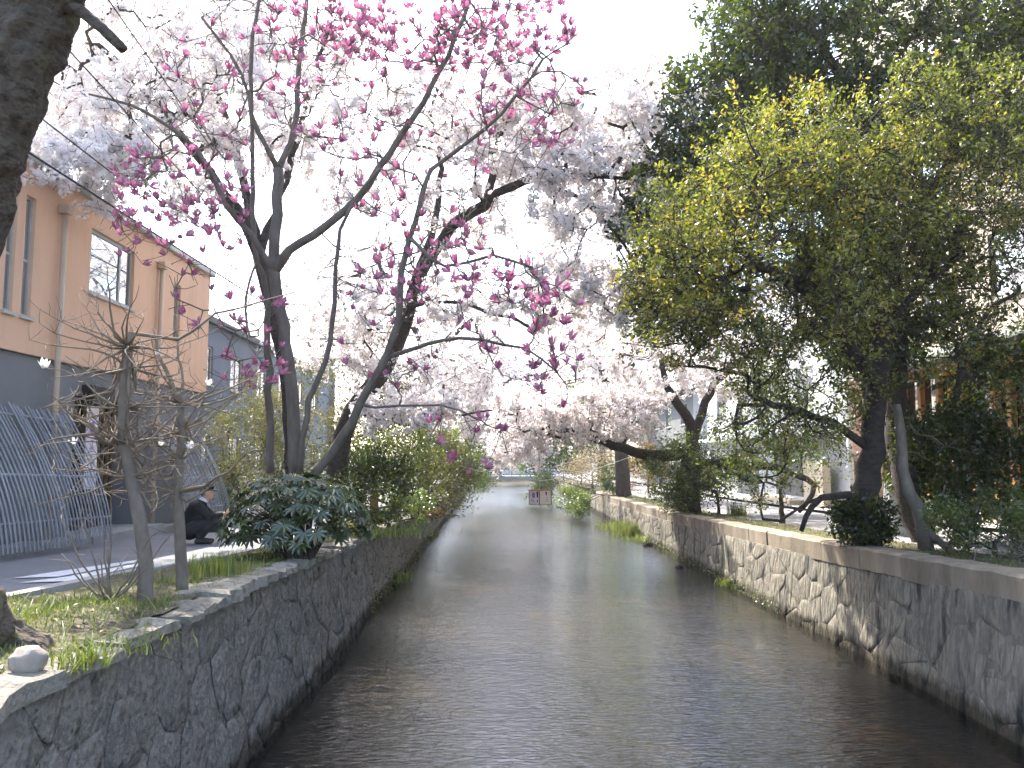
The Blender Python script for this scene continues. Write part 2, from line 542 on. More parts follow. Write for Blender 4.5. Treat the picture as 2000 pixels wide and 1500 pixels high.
# stream bed: silt, rusty algae and stones under shallow water
def bedmat():
    m, t, out = newmat('stream_bed'); L = t.links.new
    b = t.nodes.new('ShaderNodeBsdfPrincipled'); tc = t.nodes.new('ShaderNodeTexCoord')
    mp = t.nodes.new('ShaderNodeMapping'); mp.inputs['Scale'].default_value = (1.0,.42,1); L(tc.outputs['Object'], mp.inputs[0])
    a = t.nodes.new('ShaderNodeTexNoise'); a.inputs['Scale'].default_value = .9; a.inputs['Detail'].default_value = 8; a.inputs['Roughness'].default_value = .65; L(mp.outputs[0], a.inputs['Vector'])
    r = ramp(t, [(.007,.006,.005),(.016,.0125,.0095),(.045,.031,.017),(.18,.09,.027)], [.38,.5,.60,.71]); L(a.outputs[0], r.inputs[0])
    v = t.nodes.new('ShaderNodeTexVoronoi'); v.inputs['Scale'].default_value = 7; L(tc.outputs['Object'], v.inputs['Vector'])
    hs = t.nodes.new('ShaderNodeMix'); hs.data_type = 'RGBA'; hs.blend_type = 'MULTIPLY'; hs.inputs[0].default_value = .6
    r2 = ramp(t, [(1.2,1.2,1.2),(.55,.5,.45)], [.1,.6]); L(v.outputs['Distance'], r2.inputs[0])
    L(r.outputs[0], hs.inputs[6]); L(r2.outputs[0], hs.inputs[7])
    L(hs.outputs[2], b.inputs['Base Color']); b.inputs['Roughness'].default_value = .9
    L(b.outputs[0], out.inputs[0]); return m
M['bed'] = bedmat()
sheet(list(np.linspace(-2.58,5.38,28)), list(np.concatenate([np.linspace(-4,40,150), np.linspace(41,160,60)])),
      lambda x,y: -.20+.06*noise.noise((x*.9,y*.5,0))+.05*noise.noise((x*3,y*2.4,5)) + .06*max(0,(abs(x-1.4)-2.4)/1.4), 'stream_bed', M['bed'])

def watermat():
    m, t, out = newmat('water'); L = t.links.new
    tc = t.nodes.new('ShaderNodeTexCoord')
    def wave(sc, st, detail, d):
        mp = t.nodes.new('ShaderNodeMapping'); mp.inputs['Scale'].default_value = st; L(tc.outputs['Object'], mp.inputs[0])
        n = t.nodes.new('ShaderNodeTexNoise'); n.inputs['Scale'].default_value = sc; n.inputs['Detail'].default_value = detail; n.inputs['Distortion'].default_value = d
        L(mp.outputs[0], n.inputs['Vector']); return n
    n1 = wave(8, (1,2.4,1), 3, .8); n2 = wave(2.2, (1,1.8,1), 2, .4)
    b1 = t.nodes.new('ShaderNodeBump'); b1.inputs['Strength'].default_value = 1.0; b1.inputs['Distance'].default_value = .02
    b2 = t.nodes.new('ShaderNodeBump'); b2.inputs['Strength'].default_value = .8; b2.inputs['Distance'].default_value = .022
    L(n2.outputs[0], b2.inputs['Height']); L(n1.outputs[0], b1.inputs['Height']); L(b2.outputs[0], b1.inputs['Normal'])
    fr = t.nodes.new('ShaderNodeFresnel'); fr.inputs['IOR'].default_value = 1.6; L(b1.outputs[0], fr.inputs['Normal'])
    tr = t.nodes.new('ShaderNodeBsdfTransparent'); tr.inputs[0].default_value = (.80,.76,.66,1)
    gl = t.nodes.new('ShaderNodeBsdfGlossy'); gl.inputs['Roughness'].default_value = .01; gl.inputs[0].default_value = (.95,.97,1,1); L(b1.outputs[0], gl.inputs['Normal'])
    mx = t.nodes.new('ShaderNodeMixShader'); L(fr.outputs[0], mx.inputs[0]); L(tr.outputs[0], mx.inputs[1]); L(gl.outputs[0], mx.inputs[2])
    L(mx.outputs[0], out.inputs[0]); return m
M['water'] = watermat()
sheet(list(np.linspace(-2.5,5.3,5)), [-6,0,10,20,40,80,120,170], lambda x,y: 0.0, 'water', M['water'])

# planting beds between the walls and the streets
def road_near(y): return float(np.interp(y, [0,6.4,10.2,14,40], [-4.25,-4.0,-3.35,-3.35,-3.5]))
def bed_l(x, y):
    return zb(y) + .02 + .07*noise.noise((x*1.6,y*1.2,3)) + .03*noise.noise((x*6,y*6,1)) + .10*max(0, 1-abs(x+3.0)/.6)*max(0,1-abs(y-5.0)/2.2)
sheet([lambda y, k=k: -2.44 + (road_near(y)+.08+2.44)*k/14 for k in range(15)], list(np.linspace(0,45,240)), bed_l, 'planting_bed', M['bank'])
sheet(list(np.linspace(5.3,6.5,10)), list(np.linspace(2,60,240)), lambda x,y: zb(y)+.0+.05*noise.noise((x*2,y*1.5,8))+.02*noise.noise((x*7,y*7,4)), 'planting_bed', M['bank'])
# left street: concrete edging, asphalt, painted strokes, far gutter
road = sheet([lambda y: -6.62, lambda y: -5.5, lambda y: -4.5, lambda y: road_near(y)-.18], list(np.linspace(-6,70,40)), lambda x,y: zb(y)-.035, 'road', M['asphalt'])
V = []; F = []
ys = list(np.linspace(0,46,92))
for y in ys:
    a = road_near(y)
    for dx, dz in ((-.20,-.08),(-.20,.03),(.02,.045),(.05,-.06)): V.append((a+dx, y, zb(y)+dz))
for j in range(len(ys)-1):
    for i in range(3): F.append((j*4+i, j*4+i+1, (j+1)*4+i+1, (j+1)*4+i))
ob('kerb', mesh(V, F), M['concrete'], kind='structure')
def stroke(pix):
    z0 = lambda q: zb(q.y)-.035+.005
    pts = []
    for px, py in pix:
        q = G(px, py, 1.43)
        for _ in range(4): q = G(px, py, zb(q.y)-.035)
        pts.append((q.x, q.y, z0(q)))
    return mesh(pts, [tuple(range(len(pts)))])
ob('painted_stroke', stroke([(25,1130),(110,1117),(270,1094),(262,1099),(115,1127)]), M['paint'], road)
ob('painted_stroke', stroke([(36,1139),(130,1127),(272,1101),(268,1107),(130,1136)]), M['paint'], road)
gut = MB()
for y in np.arange(4, 40, 1.0):
    gut.box(-6.95,-6.6,y,y+.985,zb(y)-.2,zb(y)+.07)
gut.ob('gutter_kerb', M['concrete'], bevel=.01, kind='structure')
# right street
road2 = sheet([6.45,7.5,8.6,9.75], list(np.linspace(-6,100,50)), lambda x,y: zb(y)-.02, 'road', M['asphalt_light'])
sheet([9.72,10.6,11.6], list(np.linspace(4,100,50)), lambda x,y: zb(y)+.06, 'pavement', M['concrete'])
ln = MB()
for y in np.arange(8, 60, 1.5):
    ln.quad((9.35,y,zb(y)-.0155),(9.47,y,zb(y)-.0155),(9.47,y+1.5,zb(y+1.5)-.0155),(9.35,y+1.5,zb(y+1.5)-.0155))
ln.ob('painted_edge_line', M['paint'], road2)

# ------------------------------------------------------------------ stone retaining walls
def clip(poly, a, b):
    """keep the part of poly nearer to a than to b"""
    m = ((a[0]+b[0])/2, (a[1]+b[1])/2); d = (b[0]-a[0], b[1]-a[1]); out = []
    n = len(poly)
    for i in range(n):
        p, q = poly[i], poly[(i+1)%n]
        sp = (p[0]-m[0])*d[0]+(p[1]-m[1])*d[1]; sq = (q[0]-m[0])*d[0]+(q[1]-m[1])*d[1]
        if sp <= 0: out.append(p)
        if (sp < 0 < sq) or (sq < 0 < sp):
            t = sp/(sp-sq); out.append((p[0]+(q[0]-p[0])*t, p[1]+(q[1]-p[1])*t))
    return out

def cells(s0, s1, h, size, seed):
    r = np.random.default_rng(seed); S = []
    k = int((s1-s0)/size); m = max(2, int(round(h/size)))
    for i in range(k):
        for j in range(m):
            S.append((s0+(i+.5+(.5 if j%2 else 0)+r.uniform(-.48,.48))*size, (j+.5+r.uniform(-.46,.46))*h/m))
    S = [q for q in S if r.random() > .16]
    S = np.array(S); out = []
    for i in range(len(S)):
        d = ((S-S[i])**2).sum(1); near = np.argsort(d)[1:22]
        poly = [(s0,-.02),(s1,-.02),(s1,h),(s0,h)]
        for j in near:
            poly = clip(poly, S[i], S[j])
            if len(poly) < 3: break
        if len(poly) >= 3: out.append(poly)
    return out

def stone_mesh_data(poly, place, dome, gap, seed):
    c = np.mean(poly, axis=0); n = len(poly)
    pts = []
    L = [math.dist(poly[i], poly[(i+1)%n]) for i in range(n)]; tot = sum(L); K = 10
    for k in range(K):
        t = k*tot/K; i = 0
        while t > L[i] and i < n-1: t -= L[i]; i += 1
        u = t/max(L[i],1e-6); p, q = poly[i], poly[(i+1)%n]
        pts.append((p[0]+(q[0]-p[0])*u, p[1]+(q[1]-p[1])*u))
    V = []; F = []
    rr = math.sqrt(tot*tot/40)
    for ring, (sc, o) in enumerate(((1-gap/rr, .45),(.95, .8),(.55, .95))):
        for p in pts:
            x = c[0]+(p[0]-c[0])*sc; y = c[1]+(p[1]-c[1])*sc
            nz = noise.noise((x*5+seed, y*5, seed))
            V.append(place(x, y, o*dome + (nz*.018 if ring else .004*nz)))
    V.append(place(c[0], c[1], dome*(1+.4*noise.noise((seed,c[0],c[1])))))
    for ring in range(2):
        for k in range(K):
            a, b = ring*K+k, ring*K+(k+1)%K
            F.append((a, b, b+K, a+K))
    for k in range(K): F.append((2*K+k, 2*K+(k+1)%K, 3*K))
    return V, F

def retaining_wall(side, label, y0, y1, near_size, far_size, ysplit, dome, ms, mm, seed, dz):
    """side +1: the wall on the left bank, facing +X; side -1: the one on the right bank, facing -X"""
    xb = XL if side > 0 else XR
    topz = lambda y: zb(y)+dz
    batter = .10
    def place_raw(s, t, out):                     # t: 0 foot .. 1 top
        z = -.28 + (topz(s)+.28)*t
        x = xb - side*batter*max(0, z)/1.4 + .03*math.sin(s*.7)
        x += side*(out + .03*noise.noise((s*1.3, z*1.3, seed)))
        return (x, s, z)
    root = empty('stone_retaining_wall', (xb-side*.2, y0, 0), label, 'wall')
    # mortar body: face grid, top and back
    nS, nT = int((y1-y0)*5), 12; V = []; F = []
    for i in range(nS+1):
        s = y0+(y1-y0)*i/nS
        for j in range(nT+1): V.append(place_raw(s, j/nT, .003+.008*noise.noise((s*6,j*.9,seed+3))))
        x, _, z = place_raw(s, 1, 0)
        V.append((xb-side*.42, s, z)); V.append((xb-side*.42, s, -.7))
    w_ = nT+3
    for i in range(nS):
        for j in range(w_-1):
            q = (i*w_+j, (i+1)*w_+j, (i+1)*w_+j+1, i*w_+j+1)
            F.append(q if side > 0 else q[::-1])
    F.append(tuple(range(w_))); F.append(tuple(nS*w_+k for k in range(w_)))
    ob('mortar', mesh(V, F), mm, root, smooth=False)
    h = 1.75
    polys = cells(y0, ysplit, h, near_size, seed)+cells(ysplit, y1, h, far_size, seed+1)
    def score(p):
        c = np.mean(p, axis=0); a = 0
        xs = [q[0] for q in p]; ys_ = [q[1] for q in p]
        return (max(xs)-min(xs))*(max(ys_)-min(ys_))/max(c[0],1.5)**3
    seen = [p for p in polys if np.mean(p,axis=0)[0] > (3.0 if side > 0 else 6.6)]
    seen.sort(key=score, reverse=True)
    polys = [p for p in polys if np.mean(p,axis=0)[0] <= (3.0 if side > 0 else 6.6)]
    place = lambda s, hh, o: place_raw(s, min(1, hh/h), o)
    V2 = []; F2 = []
    for k, p in enumerate(seen + polys):
        low = np.mean([q[1] for q in p])/h
        d = dome*random.uniform(.55,1.35)*(1.5 if low < .3 else 1.0)
        v, f = stone_mesh_data(p, place, d, .004, k*1.37+seed)
        if side < 0: f = [q[::-1] for q in f]
        if k < 300:
            ob('stone', mesh(v, f), ms, root, smooth=True)
        else:
            b = len(V2); V2 += v; F2 += [tuple(b+i for i in q) for q in f]
    if V2: ob('far_stones', mesh(V2, F2), ms, root, smooth=True, kind='stuff')
    return root, place_raw

wl, placeL = retaining_wall(1, 'dark shaded rubble stone wall along the left side of the stream', 1.5, 62, .36, .45, 16, .02, M['stone_l'], M['mortar_l'], 3, 0.0)
wr, placeR = retaining_wall(-1, 'sunlit tan rubble stone wall along the right side of the stream', 3.5, 62, .5, .5, 18, .012, M['stone_r'], M['mortar_r'], 17, -.22)
# coping: irregular flat slabs on the left wall
y = 2.0
while y < 34:
    L_ = random.uniform(.4,.95); dzs = random.uniform(-.03,.03); x0 = -2.23+random.uniform(-.02,.05); x1 = -2.60+random.uniform(-.14,.1)
    m = 7; V = []; F = []
    for i in range(m):
        t = i/(m-1); yy = y+.012+(L_-.024)*t
        e = random.uniform(-.045,.03)
        zz = zb(yy)+dzs+random.uniform(.0,.045)
        V += [(x0+e, yy, zb(yy)-.05),(x0+e-.01, yy, zz),(x0-.22+e, yy, zz+random.uniform(.0,.03)),(x1+random.uniform(-.04,.04), yy, zz-.005),(x1, yy, zb(yy)-.25)]
    for i in range(m-1):
        for j in range(4): F.append((i*5+j, i*5+j+1, (i+1)*5+j+1, (i+1)*5+j)[::-1])
    F.append((0,1,2,3,4)); F.append(tuple((m-1)*5+k for k in (4,3,2,1,0)))
    ob('coping_stone', mesh(V, F), M['coping_l'], wl)
    y += L_
# right wall: dressed coping blocks
y = 4.2
while y < 40:
    L_ = random.uniform(.95,1.35); hh = .24+.03*random.random()
    mb = MB(); n0 = 0
    V = []; F = []; m = 6
    fx = XR-.03+.13*.8+random.uniform(-.012,.012)
    for i in range(m):
        yy = y+.008+(L_-.016)*i/(m-1); z1 = zb(yy)+.045+random.uniform(-.008,.008); e = random.uniform(-.012,.012)
        V += [(fx+e, yy, z1-hh-.05),(fx+e-.012, yy, z1-.03),(fx+e+.02, yy, z1),(fx+.36, yy, z1+.004),(fx+.36, yy, z1-hh-.05)]
    for i in range(m-1):
        for j in range(5): F.append((i*5+j, i*5+(j+1)%5, (i+1)*5+(j+1)%5, (i+1)*5+j))
    F.append((4,3,2,1,0)); F.append(tuple((m-1)*5+k for k in range(5)))
    ob('coping_stone', mesh(V, F), M['coping_r'], wr)
    y += L_

# ------------------------------------------------------------------ buildings
def glassmat(name, col=(.03,.035,.04), mix=.35):
    m, t, out = newmat(name); L = t.links.new
    d = t.nodes.new('ShaderNodeBsdfPrincipled'); d.inputs['Base Color'].default_value = (*col,1); d.inputs['Roughness'].default_value = .06
    g = t.nodes.new('ShaderNodeBsdfGlossy'); g.inputs['Roughness'].default_value = .015; g.inputs[0].default_value = (.9,.95,1,1)
    x = t.nodes.new('ShaderNodeMixShader'); x.inputs[0].default_value = mix
    L(d.outputs[0], x.inputs[1]); L(g.outputs[0], x.inputs[2]); L(x.outputs[0], out.inputs[0]); return m
M['glass'] = glassmat('window_glass', mix=.55)
M['glass_dark'] = glassmat('dark_glass', (.012,.012,.012), .12)
M['salmon'] = surf('salmon_render', [(.70,.44,.29),(.78,.50,.335),(.74,.465,.305)], 1.6, .9, .12, 120, dist=.004, stretch=(1,1,.18))
M['grey_render'] = surf('grey_render', [(.17,.175,.18),(.22,.225,.23)], .9, .9, .2, 60, dist=.005)
M['bluegrey'] = surf('blue_grey_cladding', [(.16,.19,.23),(.21,.24,.28)], .7, .8, .1, 40)
M['cream'] = surf('cream_wall', [(.50,.43,.36),(.57,.50,.42)], .7, .9, .15, 70, dist=.004)
M['pale'] = surf('pale_wall', [(.50,.52,.55),(.60,.61,.63)], .6, .85, .1, 50)
M['beige'] = surf('beige_wall', [(.48,.42,.33),(.56,.5,.4)], .8, .9, .15, 50)
M['pipe'] = surf('pipe_paint', [(.52,.40,.29),(.58,.45,.33)], 5, .5, .05)
M['frame'] = surf('aluminium_frame', [(.42,.41,.37),(.5,.49,.45)], 5, .45, .05)
M['black'] = surf('black_paint', [(.012,.012,.012),(.02,.02,.02)], 5, .5, .05)
M['slat'] = surf('weathered_slat', [(.20,.215,.24),(.32,.34,.37)], 6, .8, .4, 30, stretch=(1,1,.15), rnd=.2, dist=.004)
M['wood_orange'] = surf('orange_timber', [(.36,.16,.055),(.48,.235,.085)], 4, .6, .2, 30, stretch=(1,1,.2), dist=.004)
M['wood_brown'] = surf('brown_timber', [(.13,.075,.04),(.22,.13,.075)], 5, .8, .4, 30, stretch=(1,1,.2), dist=.006)
M['white_wood'] = surf('white_paint', [(.6,.59,.56),(.72,.71,.68)], 6, .7, .2, 40)
M['white'] = surf('white_board', [(.70,.71,.72),(.78,.79,.80)], 3, .5, .05)
M['roof'] = surf('grey_green_roofing', [(.13,.15,.135),(.19,.21,.19)], 2, .7, .2, 30)
M['tile'] = surf('dark_roof_tile', [(.07,.075,.085),(.12,.125,.135)], 3, .6, .3, 30)
M['steel'] = surf('galvanised_steel', [(.30,.31,.32),(.40,.41,.42)], 5, .45, .05, metal=.5)
M['shutter'] = surf('grey_shutter', [(.14,.145,.15),(.18,.185,.19)], 3, .6, .1, stretch=(1,1,20))
def brickmat():
    m, t, out = newmat('dark_brick'); L = t.links.new
    b = t.nodes.new('ShaderNodeBsdfPrincipled'); tc = t.nodes.new('ShaderNodeTexCoord')
    mp = t.nodes.new('ShaderNodeMapping'); mp.inputs['Rotation'].default_value = (R(90),0,R(90)); L(tc.outputs['Object'], mp.inputs[0])
    br = t.nodes.new('ShaderNodeTexBrick'); br.inputs['Scale'].default_value = 4.6; br.inputs['Color1'].default_value = (.10,.045,.035,1); br.inputs['Color2'].default_value = (.16,.07,.05,1); br.inputs['Mortar'].default_value = (.2,.18,.16,1)
    br.inputs['Mortar Size'].default_value = .02
    L(mp.outputs[0], br.inputs[0]); L(br.outputs[0], b.inputs[0]); b.inputs['Roughness'].default_value = .9
    bp = t.nodes.new('ShaderNodeBump'); bp.inputs['Strength'].default_value = .6; bp.inputs['Distance'].default_value = .01; bp.invert = True
    L(br.outputs[1], bp.inputs['Height']); L(bp.outputs[0], b.inputs['Normal']); L(b.outputs[0], out.inputs[0]); return m
M['brick'] = brickmat()

def facade(c, a0, a1, z0, z1, holes, facing, depth=.14, thick=.3):
    """a wall in the plane X = c, facing +1 or -1 along X, with real openings (a0, a1, z0, z1)"""
    mb = MB()
    A = sorted({a0,a1,*[h[0] for h in holes],*[h[1] for h in holes]}); Z = sorted({z0,z1,*[h[2] for h in holes],*[h[3] for h in holes]})
    for i in range(len(A)-1):
        for j in range(len(Z)-1):
            am, zm = (A[i]+A[i+1])/2, (Z[j]+Z[j+1])/2
            if any(h[0]<am<h[1] and h[2]<zm<h[3] for h in holes): continue
            q = [(c,A[i],Z[j]),(c,A[i+1],Z[j]),(c,A[i+1],Z[j+1]),(c,A[i],Z[j+1])]
            mb.quad(*(q if facing > 0 else q[::-1]))
    b = c-facing*depth
    for h in holes:
        p = [(h[0],h[2]),(h[1],h[2]),(h[1],h[3]),(h[0],h[3])]
        for k in range(4):
            (ya,za),(yb,zb_) = p[k], p[(k+1)%4]
            q = [(c,ya,za),(b,ya,za),(b,yb,zb_),(c,yb,zb_)]
            mb.quad(*(q if facing < 0 else q[::-1]))
    e = c-facing*thick
    mb.box(min(e, e-facing*.02), max(e, e-facing*.02), a0, a1, z0, z1)
    return mb

def window(root, c, h, facing, glass, frame, depth=.08, bars_a=(), bars_z=(), fw=.05, sill=True):
    b = c-facing*depth; y0,y1,z0,z1 = h
    pane = MB().box(b-.006, b+.006, y0+.01, y1-.01, z0+.01, z1-.01).ob('window', glass, root)
    f = MB(); t = .03
    for q in ((y0,y0+fw,z0,z1),(y1-fw,y1,z0,z1),(y0+fw,y1-fw,z0,z0+fw),(y0+fw,y1-fw,z1-fw,z1)): f.box(b-t, b+t, *q)
    for a in bars_a: f.box(b-t+.003, b+t-.003, a-fw/2, a+fw/2, z0+fw, z1-fw)
    for a in bars_z: f.box(b-t+.006, b+t-.006, y0+fw, y1-fw, a-fw/2, a+fw/2)
    f.ob('frame', frame, pane)
    if sill:
        s = c+facing*.05
        MB().box(min(b,s), max(b,s), y0-.04, y1+.04, z0-.05, z0-.004).ob('sill', frame, pane)

# salmon building with grey ground floor
BX = -7.0
root = empty('salmon_building', (BX-3, 12, zb(12)), 'two storey building with salmon upper walls above a dark grey ground floor', 'building')
hs = [(11.28,11.50,4.80,6.62),(11.70,11.95,4.80,6.62),(13.62,15.26,5.55,6.68),(17.2,17.55,5.3,6.5),(8.6,8.85,4.80,6.62),(9.1,9.35,4.80,6.62)]
facade(BX, 5, 19.3, 4.25, 7.12, hs, 1).ob('upper_wall', M['salmon'], root)
lo = [(13.45,15.85,zb(14),3.75)]
facade(BX-.06, 5, 19.28, zb(19)-.2, 4.25, lo, 1, .5, .6).ob('lower_wall', M['grey_render'], root)
MB().box(BX-8, BX-.001, 19.24, 19.3, 4.25, 7.12).ob('end_wall', M['salmon'], root)
MB().box(BX-8, BX-.07, 19.2, 19.28, zb(19)-.2, 4.249).ob('end_wall', M['grey_render'], root)
MB().box(BX-8, BX+.10, 4.9, 19.4, 7.12, 7.24).ob('roof_edge', M['frame'], root, bevel=.02)
for h in hs:
    big = h[1]-h[0] > 1
    window(root, BX, h, 1, M['glass'], M['frame'], bars_a=(h[0]+1.18,) if big else (), bars_z=() if big else ((h[2]+h[3])/2-.06,), fw=.06 if big else .04)
for y, zt in ((12.62,6.6),(16.35,6.6),(8.0,6.6)):
    p = MB().tube([(BX+.08,y,zb(y)),(BX+.08,y,zt)], .045, 10).ob('downpipe', M['pipe'], root, smooth=True)
    MB().box(BX+.002,BX+.17,y-.085,y+.085,zt,zt+.15).ob('rain_head', M['pipe'], p, bevel=.02)
# recessed entrance
en = MB().box(BX-.60,BX-.56,13.45,15.85,zb(14),3.75).ob('entrance_door', M['black'], root)
for y in np.linspace(14.7,15.8,7): MB().box(BX-.55,BX-.50,y-.02,y+.02,zb(14),3.7).ob('lattice_bar', M['wood_brown'], en)
MB().box(BX-.5,BX+.45,13.3,16.0,zb(14)-.1,zb(14)+.10).ob('entrance_step', M['concrete'], root, bevel=.01)
MB().box(BX-.05,BX+.18,13.62,14.35,3.62,3.95).ob('wall_lamp', M['black'], root, bevel=.02)

# slatted screens curving out from the foot of the wall
def screen(y0, y1, label, pitch=.098):
    root = empty('slatted_screen', (BX+.5, (y0+y1)/2, zb((y0+y1)/2)), label, 'fence')
    prof = [(BX+.06,2.02),(BX+.30,1.62),(BX+.52,1.20),(BX+.70,.78),(BX+.82,.36),(BX+.88,0.0)]
    prof = catmull([Vector((x,0,z)) for x,z in prof], .16)
    def slat(wd, th):
        V = []; F = []
        for k, q in enumerate(prof):
            t = (prof[min(k+1,len(prof)-1)]-prof[max(k-1,0)]).normalized(); nrm = Vector((-t.z,0,t.x))
            if nrm.x < 0: nrm = -nrm
            for dy, dn in ((-wd/2,0),(wd/2,0),(wd/2,th),(-wd/2,th)): V.append((q.x+nrm.x*dn-BX, dy, q.z+nrm.z*dn))
        for k in range(len(prof)-1):
            for j in range(4): F.append((k*4+j, k*4+(j+1)%4, (k+1)*4+(j+1)%4, (k+1)*4+j))
        F.append((0,1,2,3)); F.append(tuple((len(prof)-1)*4+j for j in (3,2,1,0)))
        return mesh(V, F)
    me = slat(.036,.009); me.materials.append(M['slat'])
    y = y0
    while y < y1:
        o = bpy.data.objects.new('slat', me); COL.objects.link(o)
        o.location = (BX, y, zb(y)+.06); o.rotation_euler = (0,0,random.gauss(0,.002)); o.scale = (1,random.uniform(.85,1.15),random.uniform(.97,1.01))
        parent_to(o, root, False); y += pitch*random.uniform(.985,1.015)
    for t in (.14,.5,.86):
        q = prof[int(t*(len(prof)-1))]
        MB().tube([(q.x-.025,y0-.05,q.z+zb(y0)+.06),(q.x-.025,y1+.02,q.z+zb(y1)+.06)], .022, 6).ob('rail', M['slat'], root)
    return root
screen(8.2, 13.05, 'grey slatted screen leaning on the wall left of the white banner')
screen(16.1, 18.75, 'grey slatted screen leaning on the wall behind the crouching person')
# banner by the entrance
def flat(name, pts, x, mat, parent, f=1):
    """a thin plate in the plane X = x from (y, z) points"""
    V = [(x,a,b) for a,b in pts]+[(x+.003*f,a,b) for a,b in pts]; n = len(pts)
    F = [tuple(range(n))[::-1], tuple(range(n,2*n))]+[(i,(i+1)%n,n+(i+1)%n,n+i) for i in range(n)]
    return ob(name, mesh(V,F), mat, parent)
bn = empty('hanging_banner', (BX+.05, 14.0, 2.35), 'tall narrow white banner with purple emblem beside the dark entrance', 'banner')
M['purple'] = surf('purple_ink', [(.30,.10,.34),(.38,.16,.42)], 9, .8, 0)
M['banner'] = surf('banner_cloth', [(.62,.57,.60),(.70,.66,.68)], 4, .9, .1)
cl = MB().box(BX+.10,BX+.106,13.55,13.95,2.18,3.58).ob('cloth', M['banner'], bn)
MB().tube([(BX+.103,13.5,3.59),(BX+.103,14.0,3.59)], .012, 8).ob('rod', M['black'], bn)
MB().tube([(BX+.103,13.53,2.17),(BX+.103,13.97,2.17)], .012, 8).ob('rod', M['black'], bn)
for k in range(5):
    a = 2*math.pi*k/5
    flat('emblem_petal', [(13.75+.05*math.cos(a)+.045*math.cos(b), 3.22+.07*math.sin(a)+.05*math.sin(b)) for b in np.linspace(0,2*math.pi,9)[:-1]], BX+.108+.0006*k, M['purple'], cl)
for z, wd in ((2.98,.10),(2.86,.14),(2.80,.08),(2.66,.12),(2.6,.16),(2.5,.1)):
    flat('ink_stroke', [(13.75-wd/2,z),(13.75+wd/2,z+.012),(13.75+wd/2,z+.03),(13.75-wd/2,z+.02)], BX+.108, M['purple'], cl)
for z in (2.92,2.7,2.55):
    flat('ink_stroke', [(13.745,z-.07),(13.762,z-.07),(13.765,z+.07),(13.748,z+.07)], BX+.113, M['purple'], cl)

# far left: blue-grey building and pale boundary wall
root = empty('blue_grey_building', (-12, 30, zb(30)), 'blue grey clad building seen past the end of the salmon building', 'building')
hs = [(y,y+1.3,z,z+1.2) for z in (2.2,5.0) for y in (24,27,30,33,36,39)]
facade(-9.0, 22.4, 43, zb(30)-.2, 6.9, hs, 1).ob('wall', M['bluegrey'], root)
MB().box(-16,-9.001,22.4,22.46,zb(30)-.2,6.9).ob('wall', M['bluegrey'], root)
MB().box(-16.2,-8.8,22.2,43.2,6.9,7.1).ob('roof', M['tile'], root)
for h in hs: window(root, -9.0, h, 1, M['glass'], M['frame'], bars_a=((h[0]+h[1])/2,))
root = empty('white_garden_wall', (-6.9, 30, zb(30)), 'low pale boundary wall behind the magnolia trunks', 'wall')
for k in range(9): MB().box(-7.05,-6.9,21.5+k*2.6,21.5+k*2.6+2.585,zb(24)-.2,zb(24)+1.15).ob('panel', M['pale'], root, bevel=.01)
MB().box(-7.1,-6.85,21.4,45,zb(24)+1.15,zb(24)+1.23).ob('wall_cap', M['concrete'], root, bevel=.01)
root = empty('white_picket_fence', (-6.4, 20, zb(20)), 'short pale picket fence beside the crouching person', 'fence')
pm = MB().box(-.012,.012,-.035,.035,0,.95).mesh(); pm.materials.append(M['white_wood'])
for k in range(15):
    o = bpy.data.objects.new('picket', pm); COL.objects.link(o); o.location = (-6.3+k*.085, 19.6+k*.09, zb(20)); o.rotation_euler = (0,0,R(45)); parent_to(o, root, False)
for z in (.25,.78): MB().tube([(-6.33,19.6,zb(20)+z),(-5.08,20.9,zb(20)+z)], .02, 6).ob('rail', M['wood_brown'], root)

# right: timber-fronted cream building
BR = 10.4
root = empty('cream_building', (BR+4, 17, zb(17)), 'tall cream building with orange timber ground floor behind the right trees', 'building')
hs = [(y,y+1.1,z,z+1.4) for z in (6.0,8.8,11.6) for y in (7.4,10.0,12.6,15.2,17.8,20.4)]
facade(BR, 5, 23, 4.95, 15.5, hs, -1).ob('upper_wall', M['cream'], root)
for h in hs: window(root, BR, h, -1, M['glass'], M['frame'])
MB().box(BR+.001,BR+9,22.94,23,zb(20)-.2,15.5).ob('end_wall', M['cream'], root)
MB().box(BR-.1,BR+9,4.9,23.1,15.5,15.7).ob('roof_edge', M['concrete'], root)
MB().box(BR+.05,BR+.3,5,20.2,zb(17)-.2,1.85).ob('plinth', M['beige'], root)
MB().box(BR+.12,BR+.14,5,20.2,1.85,4.7).ob('shop_glass', M['glass_dark'], root)
for y in (6.2,8.2,10.2,12.2,14.0,15.9,16.4,17.5,18.0,18.5,19.3,20.1): MB().box(BR-.02,BR+.11,y-.07,y+.07,1.85,4.62).ob('timber_post', M['wood_orange'], root, bevel=.008)
MB().box(BR-.025,BR+.115,5,20.2,4.62,4.86).ob('timber_lintel', M['wood_orange'], root, bevel=.01)
MB().box(BR-.022,BR+.112,5,20.2,1.72,1.84).ob('timber_sill', M['wood_orange'], root, bevel=.01)
for y0 in (16.5,17.1): MB().box(BR+.03,BR+.06,y0,y0+.55,1.86,3.6).ob('timber_panel', M['wood_orange'], root)
cn = MB(); cn.v = [(BR-.02,5,5.3),(BR-.02,20.6,5.3),(BR-1.1,20.6,4.88),(BR-1.1,5,4.88),(BR-.02,5,5.2),(BR-.02,20.6,5.2),(BR-1.1,20.6,4.78),(BR-1.1,5,4.78)]
cn.f = [(0,1,2,3)[::-1],(4,5,6,7),(3,2,6,7),(1,5,6,2),(0,3,7,4)]
cn.ob('canopy', M['roof'], root)
